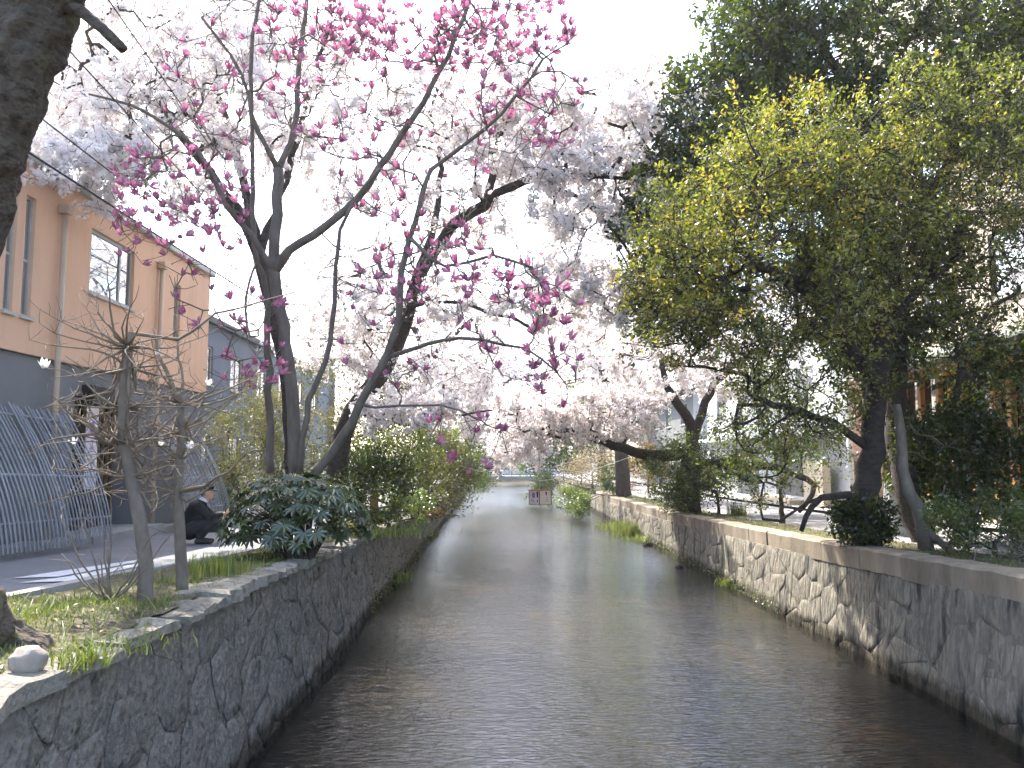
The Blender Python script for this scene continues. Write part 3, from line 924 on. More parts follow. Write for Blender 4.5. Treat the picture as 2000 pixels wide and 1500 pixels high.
MB().box(BR-.35,BR+.5,20.6,22.3,zb(20)-.1,4.9).ob('brick_pier', M['brick'], root, bevel=.01)
# right: pale buildings further down
root = empty('pale_grey_building', (14, 34, zb(34)), 'pale grey building with a garage shutter across the right street', 'building')
hs = [(y,y+1.6,z,z+1.3) for z in (4.6,7.4) for y in (27,30.5,34,37.5)]+[(28.2,31.0,zb(30)+.3,3.2),(33,36,zb(30)+.1,3.1)]
facade(10.9, 24.5, 41, zb(30)-.2, 9.6, hs, -1, .2).ob('wall', M['pale'], root)
MB().box(10.901,19,24.5,24.56,zb(30)-.2,9.6).ob('wall', M['pale'], root)
MB().box(10.7,19,24.3,41.1,9.6,9.8).ob('roof', M['tile'], root)
for h in hs[:8]: window(root, 10.9, h, -1, M['glass'], M['frame'], bars_a=((h[0]+h[1])/2,))
for h in hs[8:]: MB().box(11.06,11.1,h[0]+.01,h[1]-.01,h[2],h[3]-.01).ob('shutter', M['shutter'], root)
MB().box(10.0,10.88,25,41,3.45,3.6).ob('awning_slab', M['pale'], root)
MB().box(10.1,10.88,27.5,31.5,zb(30)+.06,zb(30)+.24).ob('step', M['beige'], root, bevel=.01)
MB().box(10.35,10.6,25.2,26.8,zb(26),2.6).ob('beige_panel', M['beige'], root)
root = empty('low_grey_house', (14, 50, zb(50)), 'grey house with tiled roof beyond the pale building on the right', 'house')
hs = [(y,y+1.5,z,z+1.2) for z in (1.9,4.6) for y in (44,48,52,56)]
facade(10.6, 42.5, 59, zb(50)-.2, 6.5, hs, -1).ob('wall', M['grey_render'], root)
MB().box(10.601,18,42.5,42.56,zb(50)-.2,6.5).ob('wall', M['pale'], root)
for h in hs: window(root, 10.6, h, -1, M['glass'], M['frame'], bars_a=((h[0]+h[1])/2,))
rf = MB(); rf.v = [(10.0,42,6.4),(10.0,59.5,6.4),(14.3,59.5,8.4),(14.3,42,8.4),(18.6,59.5,6.4),(18.6,42,6.4)]; rf.f = [(0,3,2,1),(3,5,4,2),(0,5,3),(1,2,4),(0,1,4,5)]
rf.ob('roof', M['tile'], root)

# far footbridge with white rails
root = empty('far_bridge', (1.4, 80, 1.0), 'distant footbridge with white rail panels across the stream', 'bridge')
MB().box(-3.2,6.2,79,82,.62,.95).ob('deck', M['concrete'], root)
for k in range(8):
    x = -3+k*1.15
    MB().box(x,x+1.0,79.04,79.12,1.15,1.62).ob('rail_panel', M['white'], root)
    MB().box(x-.1,x-.02,79.0,79.14,.95,1.72).ob('rail_post', M['steel'], root)
MB().box(-3.2,6.2,79.02,79.13,1.66,1.72).ob('handrail', M['steel'], root)

# ------------------------------------------------------------------ magnolia in flower
def flower_mesh(openness, seed):
    """a goblet-shaped magnolia flower: six broad cupped petals round +Z, base at the origin, about 0.12 tall"""
    r = random.Random(seed); V = []; F = []
    for k in range(6):
        inner = k % 2
        a = 2*math.pi*k/6 + r.uniform(-.2,.2)
        op = max(0, openness*(0.5 if inner else 1.0)+r.uniform(-.08,.12))
        n = len(V); H = .13*r.uniform(.85,1.12)
        for t, ang in ((0,.5),(.25,.72),(.55,.66),(.85,.42),(1.0,.12)):
            rad = .012 + .034*math.sin(min(t*1.7,1.0)*math.pi/2) - .012*max(0,t-.55)*(1-op) + op*.075*t*t
            z = H*t*(1-.3*op*t)
            for sdn in (-1,1):
                th = a + sdn*ang*(.036/max(rad,.036))
                V.append((rad*math.cos(th), rad*math.sin(th), z))
        for i in range(4):
            b = n+i*2; F.append((b,b+1,b+3,b+2))
    me = mesh(V, F)
    at = me.attributes.new('tint','FLOAT','FACE')
    at.data.foreach_set('value', [min(1,max(0,(.75-.2*(f % 4))+r.uniform(-.2,.2))) if (f//4)%2 else r.uniform(0,.55) for f in range(len(F))])
    me.polygons.foreach_set('use_smooth', np.ones(len(F), dtype=bool))
    return me
FLOW = [flower_mesh(o, i) for i, o in enumerate((.0,.08,.18,.3,.6,.95))]
for m_ in FLOW: m_.materials.append(M['magnolia'])

def pl(*pts): return [P(*q) for q in pts]

mag = Tree()
mag.line(pl((578,925,11.6),(572,800,11.6),(562,700,11.6),(548,610,11.6),(536,530,11.6),(538,420,11.65),(546,330,11.7)), .096, .075, 0, okfrom=.6)
a = mag.line(pl((546,330,11.7),(575,240,11.8),(585,120,11.9),(598,0,12.0),(612,-150,12.1)), .048, .025, 1, frm=mag.near(P(546,330,11.7)))
mag.line(pl((546,330,11.7),(505,260,11.5),(490,180,11.4),(495,70,11.3),(520,-80,11.2)), .040, .02, 2, frm=mag.near(P(546,330,11.7)))
mag.line(pl((540,545,11.6),(565,490,11.55),(640,440,11.4),(700,385,11.3),(760,300,11.1),(810,225,11.0),(860,140,10.9),(905,40,10.8),(930,-70,10.8)), .068, .025, 3, frm=mag.near(P(540,545,11.6)))
mag.line(pl((536,530,11.6),(492,462,11.4),(436,398,11.1),(416,345,11.0),(385,297,10.9),(322,241,10.7),(252,208,10.5),(175,182,10.3)), .048, .014, 4, frm=mag.near(P(536,530,11.6)))
mag.line(pl((527,925,11.9),(526,800,11.9),(524,690,11.9),(518,570,11.8),(498,480,11.7),(494,340,11.6),(486,190,11.5),(450,105,11.3),(395,35,11.1)), .060, .02, 5, okfrom=.45)
mag.line(pl((585,920,11.3),(606,785,11.2),(638,705,11.1),(655,560,11.1),(664,450,11.1),(690,395,11.0),(740,330,10.9)), .048, .02, 6, okfrom=.4)
mag.line(pl((612,930,11.2),(670,850,11.0),(718,765,10.8),(755,700,10.7),(775,630,10.6),(788,500,10.6),(818,405,10.5),(838,335,10.5),(880,300,10.4),(945,255,10.3),(1010,190,10.2),(1060,120,10.2)), .068, .018, 7, okfrom=.3)
mag.line(pl((757,697,10.7),(835,672,10.4),(900,662,10.2),(985,672,10.0),(1060,700,9.9),(1105,750,9.8)), .032, .01, 8, frm=mag.near(P(757,697,10.7)))
mag.line(pl((700,795,10.9),(780,795,10.6),(860,788,10.4),(930,820,10.2)), .020, .01, 9, frm=mag.near(P(700,795,10.9)))
mag.line(pl((790,480,10.6),(870,520,10.3),(960,500,10.1),(1040,520,9.9)), .020, .01, 10, frm=mag.near(P(790,480,10.6)))
mag.line(pl((500,500,11.7),(478,580,11.3),(485,660,11.0)), .020, .012, 11, frm=mag.near(P(508,520,11.7)))
flower_pts = region([
    (630,-20,1130,125,210,9.8,12.2),(680,40,1080,140,90,9.8,12.0),(500,-10,700,120,20,10,12),(925,140,1150,290,46,9.6,11.2),(215,285,480,520,80,9.6,11.4),(420,570,560,760,32,10.2,11.6),
    (320,0,640,300,62,10,12.2),(620,170,960,420,56,10,12),(660,420,960,590,56,9.8,11.4),(760,480,1075,600,44,9.4,11),(560,0,760,180,24,10,12),(215,300,420,480,34,9.6,11),
    (1030,540,1130,800,42,9.4,10.4),(830,810,985,930,14,9.6,10.6),(670,560,830,760,14,10,11.2),(880,620,1040,760,8,9.6,10.6),(330,500,420,640,8,10,11)])
above = region([(400,-260,1100,-40,70,10,12.5)])
mtips = mag.grow(flower_pts+above, seg=.2, bend=.5, jit=.02)
twigs_ = mag.grow(region([(250,0,640,420,70,10,12),(620,100,1100,420,90,9.8,12),(640,420,1060,620,60,9.6,11.4),(420,-30,1100,60,40,10,12)]), seg=.2, bend=.5, jit=.02)
mag.spray(twigs_, 2, .3, up=.5, out=.8)
extra = mag.spray(random.sample(mtips, 330), 3, .34, up=.4, out=.8)
mag.radii(.005, 3.3)
mroot = empty('magnolia_tree', P(575,925,11.5), 'multi stemmed magnolia with large magenta flowers on the left bank', 'tree')
mag.build(mroot, M['bark_grey'], LIMB)
Vx = []; n_f = 0
jV = []; jF = []; jT = []
mtips = sorted(mtips, key=lambda i: mag.p[i].z > P(800,-10,11).z)
for i in mtips:
    d = (mag.p[i]-mag.p[mag.par[i]]).normalized()
    d = (d*.7+Vector((random.gauss(0,.25),random.gauss(0,.25),.75))).normalized()
    q = d.to_track_quat('Z','Y') @ Quaternion((0,0,1), random.uniform(0,6.28))
    me = random.choice(FLOW); sc = random.uniform(.62,1.06)
    if n_f < 300:
        o = bpy.data.objects.new('flower', me); COL.objects.link(o)
        o.location = mag.p[i]; o.rotation_mode = 'QUATERNION'; o.rotation_quaternion = q; o.scale = (sc,sc,sc)
        parent_to(o, mroot, False); n_f += 1
    else:
        b = len(jV); m3 = q.to_matrix()*sc
        jV += [tuple(m3 @ v.co + mag.p[i]) for v in me.vertices]
        jF += [tuple(b+k for k in f.vertices) for f in me.polygons]; jT += [random.random() for f in me.polygons]
me = tint_mesh(np.array(jV), np.array(jF), np.array(jT), 4); ob('other_flowers', me, M['magnolia'], mroot, smooth=True, kind='stuff')
seg = mag.fine(.008)
ob('buds', leaves(along(seg, 1500, .012), .035, up=1.0), M['lf_olive'], mroot, kind='stuff')

# ------------------------------------------------------------------ cherry trees
def cherry(base, lines, specs, label, mat, size, ncl, rt=.005, spray=3, slen=.3, far=False, extra=None, jit=.05):
    """lines: (points, r0, r1, okfrom); the first is the trunk"""
    t = Tree(); ids = []
    for k, (pts, r0, r1, okf) in enumerate(lines):
        pts = [Vector(p) for p in pts]
        t.line(pts, r0, r1, k, frm=None if k == 0 else t.near(pts[0]), okfrom=okf, seg=.3, jit=.02)
    tips = t.grow(region(specs)+(extra or []), seg=.28, bend=.45, jit=.03)
    t.spray(tips, spray, slen, up=.05)
    t.radii(rt, 2.4)
    root = empty('cherry_tree', base, label, 'tree')
    t.build(root, mat, LIMB, sides=(9,4))
    s = t.fine(.012 if not far else .03)
    ob('crown', blossoms(along(s, ncl, jit), size, far), M['blossom'], root, kind='stuff')
    return root, t

# left bank, trunk behind the magnolia, leaning out over the street
cherry(P(560,905,15), [
    (pl((575,925,15),(568,820,15),(560,720,15),(530,600,14.9),(505,500,14.8),(460,400,14.6)), .17, .10, .5),
    (pl((460,400,14.6),(380,300,14.3),(290,190,13.8),(200,90,13.2)), .09, .03, 0),
    (pl((505,500,14.8),(470,330,15.3),(420,180,15.8),(350,40,16.2)), .09, .03, 0),
    (pl((505,500,14.8),(560,350,15.2),(600,200,15.6),(640,60,16)), .09, .03, 0)],
    [(90,-60,520,190,210,12.5,17),(40,150,330,330,90,12.5,16),(40,250,280,375,80,11.5,14),(330,60,700,330,130,14,18),(300,200,460,420,40,13.5,16),(150,330,300,420,10,12.5,14),(480,-40,760,200,60,14,18)],
    'cherry tree behind the magnolia whose white blossom spreads over the street', M['bark_dark'], .052, 23000, slen=.33,
    extra=[Vector((random.uniform(-8,-3),random.uniform(12,18),random.uniform(8.5,10.5))) for _ in range(60)])
# left bank, leaning right over the stream
cherry(P(668,925,15.5), [
    (pl((655,940,15.5),(668,850,15.5),(690,800,15.5),(745,735,15.4),(790,630,15.3),(818,545,15.2),(862,465,15.0),(940,400,14.7),(1040,350,14.4),(1130,338,14.1),(1225,350,13.8)), .20, .03, .35),
    (pl((818,545,15.2),(850,430,15.6),(860,330,16),(845,220,16.5),(880,110,17)), .08, .03, 0),
    (pl((940,400,14.7),(965,330,15),(985,250,15.4),(1060,170,15.8)), .07, .02, 0),
    (pl((770,660,15.3),(800,600,15),(880,590,14.6),(960,610,14.2),(1040,640,13.8)), .05, .015, 0),
    (pl((1040,350,14.4),(1120,380,14),(1190,440,13.6),(1240,510,13.3)), .03, .012, 0),
    (pl((700,790,15.5),(790,825,15),(870,815,14.6),(960,800,14.2)), .05, .015, 0)],
    [(760,120,1130,300,150,13.5,17),(950,170,1290,360,150,12.8,17),(1040,300,1300,470,130,12.8,16.5),(830,300,1010,500,26,13.5,16.5),(600,180,800,420,40,14.5,17.5),
     (690,540,980,640,40,13.5,16),(1000,500,1230,640,70,13,16),(700,775,900,830,46,13.8,15.4),(600,600,770,720,40,14.5,16.5),(1170,130,1270,260,30,13.5,16)],
    'leaning cherry tree with white blossom arching over the stream', M['bark_dark'], .052, 26000, slen=.3,
    extra=[Vector((random.uniform(-2,4),random.uniform(13,17),random.uniform(8.5,11))) for _ in range(70)])
# right bank, gnarled, with a limb low over the water
cherry(P(1342,1003,23.7), [
    (pl((1345,1010,23.7),(1340,960,23.7),(1348,910,23.7),(1352,880,23.7)), .42, .26, 1),
    (pl((1352,885,23.7),(1290,892,23.3),(1235,880,22.8),(1180,862,22.2),(1130,845,21.6),(1075,838,21.0)), .2, .06, .35),
    (pl((1352,880,23.7),(1350,830,23.8),(1325,790,23.8),(1305,755,23.9),(1290,700,24)), .2, .08, .6),
    (pl((1350,850,23.8),(1385,770,24),(1425,720,24.3),(1490,680,24.8),(1560,650,25.2)), .15, .05, .5),
    (pl((1352,905,23.7),(1440,905,22.8),(1520,915,22),(1590,950,21.2),(1560,1000,20.8)), .17, .05, 1),
    (pl((1290,700,24),(1240,560,23.5),(1200,470,23)), .05, .02, 0)],
    [(960,760,1250,862,230,20.2,23.5),(945,845,1065,908,75,20,31),(1190,650,1470,780,150,22.5,27),(1150,760,1280,860,60,21.5,24),(1080,520,1330,700,130,22,28),(1300,560,1600,700,40,24,28)],
    'gnarled cherry tree on the right bank with a limb low over the water', M['bark_dark'], .06, 22000, rt=.006, slen=.4)
# further trees
cherry(P(1218,968,36), [
    (pl((1220,970,36),(1214,900,36),(1208,840,36),(1205,760,36)), .36, .24, .6),
    (pl((1205,770,36),(1150,680,35),(1090,600,34)), .16, .05, 0),
    (pl((1205,765,36),(1240,660,37),(1230,540,37.5)), .16, .05, 0)],
    [(1040,420,1300,640,190,33,41),(1060,620,1240,760,90,32,40),(1130,240,1330,450,60,34,42)],
    'straight trunked cherry tree standing beyond the lantern on the right bank', M['bark_far'], .085, 14000, rt=.009, slen=.6, far=True, jit=.09)
cherry(P(835,930,30), [
    (pl((830,950,30),(828,860,30),(822,780,30),(835,700,30)), .26, .18, .6),
    (pl((835,700,30),(790,600,30),(740,520,30)), .12, .05, 0),
    (pl((835,705,30),(900,640,29),(960,600,28.5)), .12, .05, 0)],
    [(430,480,640,720,90,27,34),(560,330,1000,560,110,27,35),(600,560,790,740,120,27,34),(690,700,960,800,130,26,33),(820,600,1000,760,110,26,33),(640,460,780,580,40,28,34),(880,740,1010,860,80,26,32)],
    'cherry tree in white bloom further down the left bank', M['bark_far'], .075, 20000, rt=.008, slen=.5, far=True, jit=.08)
cherry(P(905,922,55), [
    (pl((905,925,55),(905,870,55),(915,810,55)), .3, .2, .5),
    (pl((915,812,55),(970,760,54),(1020,730,53)), .12, .06, 0)],
    [(860,690,1080,800,160,49,60),(930,780,1080,905,150,48,58),(880,600,1060,720,80,50,62)],
    'distant cherry tree in bloom where the stream narrows from view', M['bark_far'], .13, 8500, rt=.013, slen=.8, far=True, jit=.14)
for k, (px, Y, lb) in enumerate(((900,105,'faint far cherry tree behind the distant bridge, left of its middle'),(1010,112,'faint far cherry tree behind the distant bridge, at its middle'),(1110,108,'faint far cherry tree behind the distant bridge, right of its middle'))):
    cherry(P(px,915,Y), [(pl((px,915,Y),(px,880,Y),(px+6,840,Y)), .35, .25, .5)],
        [(px-75,800,px+75,895,150,Y-4,Y+4)], lb, M['bark_far'], .25, 2600, rt=.02, spray=2, slen=1.2, far=True, jit=.3)

# ------------------------------------------------------------------ near cherry trunk at the left edge
nt_ = Tree()
nt_.line(pl((-55,1300,4.6),(-90,1200,4.62),(-130,1000,4.6),(-140,800,4.55),(-112,600,4.5),(-78,455,4.42),(-42,330,4.36),(-12,215,4.3),(36,110,4.25),(86,0,4.2),(150,-150,4.1),(230,-400,4.0)), .25, .18, 0, jit=.012, power=.7)
nt_.line(pl((110,-10,4.2),(160,22,4.15),(200,58,4.1),(240,93,4.05)), .035, .026, 1, frm=nt_.near(P(90,-10,4.2)), jit=.004)
nt_.line(pl((-60,1230,4.6),(-10,1235,4.8),(40,1255,4.8),(80,1285,4.75),(100,1330,4.7)), .16, .06, 2, frm=nt_.near(P(-70,1230,4.6)), jit=.01)
nt_.line(pl((-60,1260,4.6),(-30,1300,4.5),(-15,1360,4.35)), .15, .06, 3, frm=nt_.near(P(-70,1250,4.6)), jit=.01)
nt_.line(pl((40,1255,4.8),(110,1268,5.0),(170,1285,5.1)), .08, .03, 4, frm=nt_.near(P(40,1255,4.8)), jit=.01)
nt_.line(pl((150,-150,4.1),(300,-330,4.6),(520,-430,5.4),(700,-470,6.2)), .07, .03, 5, frm=nt_.near(P(150,-150,4.1)))
nt_.line(pl((700,-470,6.2),(1000,-230,8),(1130,-60,8.2),(1175,60,8.3),(1215,150,8.4)), .012, .003, 6, frm=nt_.near(P(700,-470,6.2)))
nt_.line(pl((700,-470,6.2),(1150,-260,8),(1300,-40,8.2),(1345,30,8.3)), .012, .003, 7, frm=nt_.near(P(700,-470,6.2)))
nt_.radii(.003)
root = empty('old_cherry_trunk', P(-60,1290,4.6), 'thick dark rough barked tree trunk at the left edge of the view', 'tree')
nt_.build(root, M['bark_near'], lambda k: {0:'trunk',2:'root',3:'root',4:'root'}.get(k,'limb'), sides=(18,6))
for o in root.children:
    if o.name.startswith(('trunk','root')):
        m = o.modifiers.new('sub','SUBSURF'); m.levels = m.render_levels = 3
        tx = bpy.data.textures.new('bark','CLOUDS'); tx.noise_scale = .11; tx.noise_depth = 3
        d = o.modifiers.new('d','DISPLACE'); d.texture = tx; d.strength = .12; d.mid_level = .5; d.texture_coords = 'LOCAL'

# ------------------------------------------------------------------ bare young trees on the left bank
def bare(base, trunk, knobs, label, extra=(), r0=.06, flowers=()):
    t = Tree()
    t.line(trunk, r0, r0*.62, 0, jit=.006, seg=.12)
    k = 1
    for pts, ra, rb in extra:
        t.line(pts, ra, rb, k, frm=t.near(pts[0]), jit=.008, seg=.1); k += 1
    for kp, n, L in knobs:
        q = t.near(kp)
        for _ in range(n):
            az = random.uniform(0,2*math.pi); el = random.gauss(.12,.32); ln = L*random.uniform(.45,1.15)
            d = Vector((math.cos(az)*math.cos(el), math.sin(az)*math.cos(el)*.8, math.sin(el)))
            p = t.p[q] if random.random() < .6 else t.p[max(0, q-random.randint(0,2))]
            pts = [p]; st = max(4, int(ln/.1)); bendv = random.uniform(-.06,.12)
            for i in range(st):
                d = (d+Vector((random.gauss(0,.17),random.gauss(0,.17),bendv+random.gauss(0,.14)))).normalized()
                pts.append(pts[-1]+d*ln/st)
            ids = t.line(pts, .0105*random.uniform(.6,1.2), .003, k, frm=q, jit=.002, seg=.2)
            for i in ids:
                for _ in range(random.choice((0,1,1,2))):
                    dd = Vector((random.gauss(0,1),random.gauss(0,1),random.gauss(.6,.7))).normalized()
                    l2 = random.uniform(.05,.24)
                    a1 = t.p[i]+dd*l2*.5; a2 = a1+(dd+Vector((random.gauss(0,.3),random.gauss(0,.3),.4))).normalized()*l2*.5
                    t.line([t.p[i],a1,a2], .0034, .0016, k, frm=i, jit=.001, seg=.2)
        k += 1
    t.radii(.0016)
    root = empty('bare_young_tree', base, label, 'tree')
    for pid in sorted(set(t.part)): ob(LIMB(pid), t.part_mesh(pid, (10,5), .02), M['bark_pale'] if pid == 0 else M['twig_tan'], root, smooth=True)
    for px, py, Y, sc in flowers:
        q = P(px,py,Y); i = min(range(len(t.p)), key=lambda j: (t.p[j]-q).length)
        o = bpy.data.objects.new('white_flower', FLOWW); COL.objects.link(o); o.location = t.p[i]; o.scale = (sc*.62,)*3
        o.rotation_euler = (random.uniform(-.8,.8),random.uniform(-.8,.8),0); parent_to(o, root, False)
    return t
FLOWW = flower_mesh(.5, 77); FLOWW.materials.append(M['white_petal'])
bare(P(285,1190,6.4), pl((287,1192,6.4),(282,1100,6.4),(272,1010,6.4),(256,930,6.4),(243,870,6.4),(240,800,6.4),(248,720,6.4),(254,652,6.4)),
    [(P(252,665,6.4),26,.72),(P(243,730,6.4),12,.65),(P(240,800,6.4),14,.7),(P(245,880,6.4),18,.7),(P(258,940,6.4),12,.62),(P(238,850,6.4),10,.7)],
    'nearer bare young tree with a forked pale trunk and spreading twigs',
    extra=[(pl((254,655,6.4),(300,655,6.5),(345,660,6.6),(380,645,6.6),(420,613,6.7),(500,592,6.8),(597,566,6.9)), .016, .004),
           (pl((250,675,6.4),(225,655,6.3),(215,600,6.2),(210,520,6.1)), .012, .003),
           (pl((245,885,6.4),(285,870,6.5),(315,840,6.6),(345,805,6.7)), .018, .009),
           (pl((238,850,6.4),(215,865,6.3),(190,850,6.2),(150,850,6.1),(85,862,6.0)), .02, .004),
           (pl((240,800,6.4),(190,770,6.3),(130,720,6.2),(85,720,6.1)), .012, .003)],
    flowers=[(85,720,6.1,1.0),(95,735,6.1,.8),(150,870,6.2,.7)])
bare(P(355,1155,7.0), pl((356,1158,7),(351,1060,7),(347,960,7),(350,900,7),(356,840,7),(352,790,7)),
    [(P(352,800,7),20,.75),(P(350,900,7),12,.6),(P(347,960,7),14,.62),(P(356,850,7),12,.7)],
    'farther bare young tree with a straight pale trunk beside the road',
    extra=[(pl((352,792,7),(335,740,7),(310,695,7),(300,640,7)), .026, .008),(pl((354,792,7),(352,720,7.1),(345,640,7.2),(340,540,7.3)), .014, .004),
           (pl((347,960,7),(400,945,6.9),(445,920,6.8),(480,890,6.8),(520,875,6.7)), .02, .004),(pl((352,800,7),(410,790,6.9),(460,770,6.8),(500,755,6.8)), .014, .004)],
    r0=.052, flowers=[(300,870,6.9,.8),(370,870,6.9,1.0),(320,690,7,.7),(405,730,7,.8)])
# bare bush between the young trees
t = Tree(); b0 = G(215,1190,1.55)
t.line([b0, b0+Vector((0,0,.08))], .03, .028, 0, seg=.04)
for k in range(13):
    az = random.uniform(0,6.28); el = random.uniform(.5,1.4); d = Vector((math.cos(az)*math.cos(el),.7*math.sin(az)*math.cos(el),math.sin(el))); L_ = random.uniform(.3,.85)
    ids = t.line([b0+Vector((0,0,.06)), b0+d*L_*.5+Vector((0,0,.02)), b0+d*L_+Vector((0,0,.1))], .011, .003, 1, frm=1, jit=.006, seg=.08)
    for i in ids:
        if random.random() < .5:
            dd = Vector((random.gauss(0,1),random.gauss(0,1),random.gauss(.5,.6))).normalized()*random.uniform(.06,.25)
            t.line([t.p[i], t.p[i]+dd], .004, .002, 1, frm=i, jit=.001, seg=.1)
t.radii(.002)
root = empty('bare_bush', b0, 'leafless twiggy bush at the foot of the nearer young tree', 'shrub')
t.build(root, M['bark_pale'], lambda k: 'stump' if k == 0 else 'twigs')

# ------------------------------------------------------------------ right bank evergreen trees
def evergreen(base, lines, specs, label, bark, leaf, size, per, clump, rt, upl=.5, two=False, tintf=None, slen=.22, spray=3, name='evergreen_tree'):
    t = Tree()
    for k, (pts, r0, r1, okf) in enumerate(lines):
        pts = [Vector(p) for p in pts]
        t.line(pts, r0, r1, k, frm=None if k == 0 else t.near(pts[0]), okfrom=okf, seg=.25, jit=.025)
    tips = t.grow([q for q in region(specs) if noise.noise(q*1.1) > random.uniform(-.35,.1)], seg=.22, bend=.4, jit=.035)
    tw = t.spray(tips, spray, slen, up=.35)
    t.radii(rt, 2.4)
    root = empty(name, base, label, 'tree')
    t.build(root, bark, LIMB, sides=(10,4))
    ends = np.array([t.p[i][:] for i in tw]); 
    back = np.array([t.p[t.par[i]][:] for i in tw]); u_ = rng.random((len(ends)*per,1))*1.25
    pos = np.repeat(back, per, axis=0)*(1-u_)+np.repeat(ends, per, axis=0)*u_+rng.normal(size=(len(ends)*per,3))*clump
    tint = np.repeat(np.clip(rng.normal(.42,.26,len(ends)),0,1), per)+rng.normal(size=len(pos))*.15
    tint += .22*np.repeat([noise.noise(Vector(e)*1.6) for e in ends], per)
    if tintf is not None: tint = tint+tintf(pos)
    ob('crown', leaves(pos, size, up=upl, two=two, tint=np.clip(tint,0,1)), leaf, root, kind='stuff')
    return root, t
# yellow-green tree in front
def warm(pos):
    # golden leaf tint grows stronger towards the left of the crown
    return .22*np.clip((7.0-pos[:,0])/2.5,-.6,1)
evergreen(P(1690,1078,11.8), [
    (pl((1695,1085,11.8),(1690,980,11.8),(1700,880,11.8),(1712,760,11.8),(1722,620,11.7),(1708,480,11.6),(1702,350,11.5),(1720,230,11.4)), .21, .06, .3),
    (pl((1712,760,11.8),(1640,650,11.2),(1560,560,10.6),(1460,500,10.1)), .09, .03, 0),
    (pl((1722,640,11.7),(1800,560,11.6),(1900,480,11.5)), .08, .03, 0),
    (pl((1706,470,11.6),(1640,400,11),(1540,330,10.4)), .06, .02, 0),
    (pl((1692,985,11.8),(1650,968,11.5),(1612,975,11.3),(1588,990,11.2),(1572,1010,11.05),(1564,1032,11)), .065, .03, 1),
    (pl((1600,980,11.25),(1555,1000,10.9),(1520,1012,10.7),(1492,1020,10.6)), .025, .012, 1),
    (pl((1703,880,11.8),(1620,830,11.6),(1540,800,11.2),(1440,790,10.8)), .07, .02, .4)],
    [(1270,300,1720,540,400,9.0,12.2),(1240,460,1700,680,380,9.2,12.2),(1240,540,1480,720,70,9.2,11.5),(1720,140,2040,420,280,9.5,12.5),(1700,380,2060,580,170,9.8,12.5),
     (1420,200,1760,400,150,9.4,12),(1700,540,1960,720,60,10,12.5),(1450,660,1720,840,90,10,12.4),(1400,820,1600,960,34,10.2,12)],
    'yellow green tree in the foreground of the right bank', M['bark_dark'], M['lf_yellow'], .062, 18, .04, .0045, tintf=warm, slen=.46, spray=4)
# dark tree behind
evergreen(P(1800,1085,13.2), [
    (pl((1815,1090,13.0),(1790,1010,13.1),(1765,930,13.2),(1752,830,13.4),(1748,700,13.7),(1742,520,14.1),(1720,330,14.5),(1700,150,14.8)), .2, .09, .35),
    (pl((1745,560,14.0),(1600,380,14.3),(1480,230,14.6)), .09, .03, 0),
    (pl((1740,500,14.1),(1850,330,14.2),(1930,130,14.3)), .09, .03, 0),
    (pl((1722,340,14.5),(1640,150,14.8),(1560,20,15)), .07, .03, 0),
    (pl((1765,930,13.2),(1850,800,13.2),(1900,650,13.2),(1990,560,13.2)), .07, .03, .5)],
    [(1290,150,1560,420,290,13.2,16.5),(1380,-40,1760,200,340,13.2,17),(1500,150,1800,420,220,13.5,16.5),(1740,40,2060,300,330,12.6,16.5),(1230,380,1420,640,130,12.6,15.5),
     (1560,420,1900,700,190,13.2,16),(1780,-60,2060,80,70,13,16),(1640,640,1800,800,50,13,15),(1860,560,2020,760,40,13,15),(1240,330,1340,400,14,13,15)],
    'tall dark glossy leaved tree rising behind the yellow green tree', M['bark_dark'], M['lf_dark'], .115, 17, .065, .006, two=True, slen=.55, spray=4)
# ivy clad second stem leaning beside them
evergreen(P(1805,1085,11.4), [
    (pl((1812,1092,11.4),(1800,1030,11.4),(1775,960,11.5),(1760,880,11.6),(1752,790,11.7)), .11, .06, .4),
    (pl((1800,1040,11.4),(1850,1065,11.2),(1900,1090,10.8),(1960,1085,10.4)), .06, .02, .3)],
    [(1840,990,2060,1090,70,9.4,11.4),(1900,1060,2060,1160,30,9,10.2),(1780,840,1860,900,10,10.8,11.8)],
    'leaning grey stem with low sprays of bright leaves over the right wall', M['bark_pale'], M['lf_mid'], .05, 7, .05, .004, slen=.2)

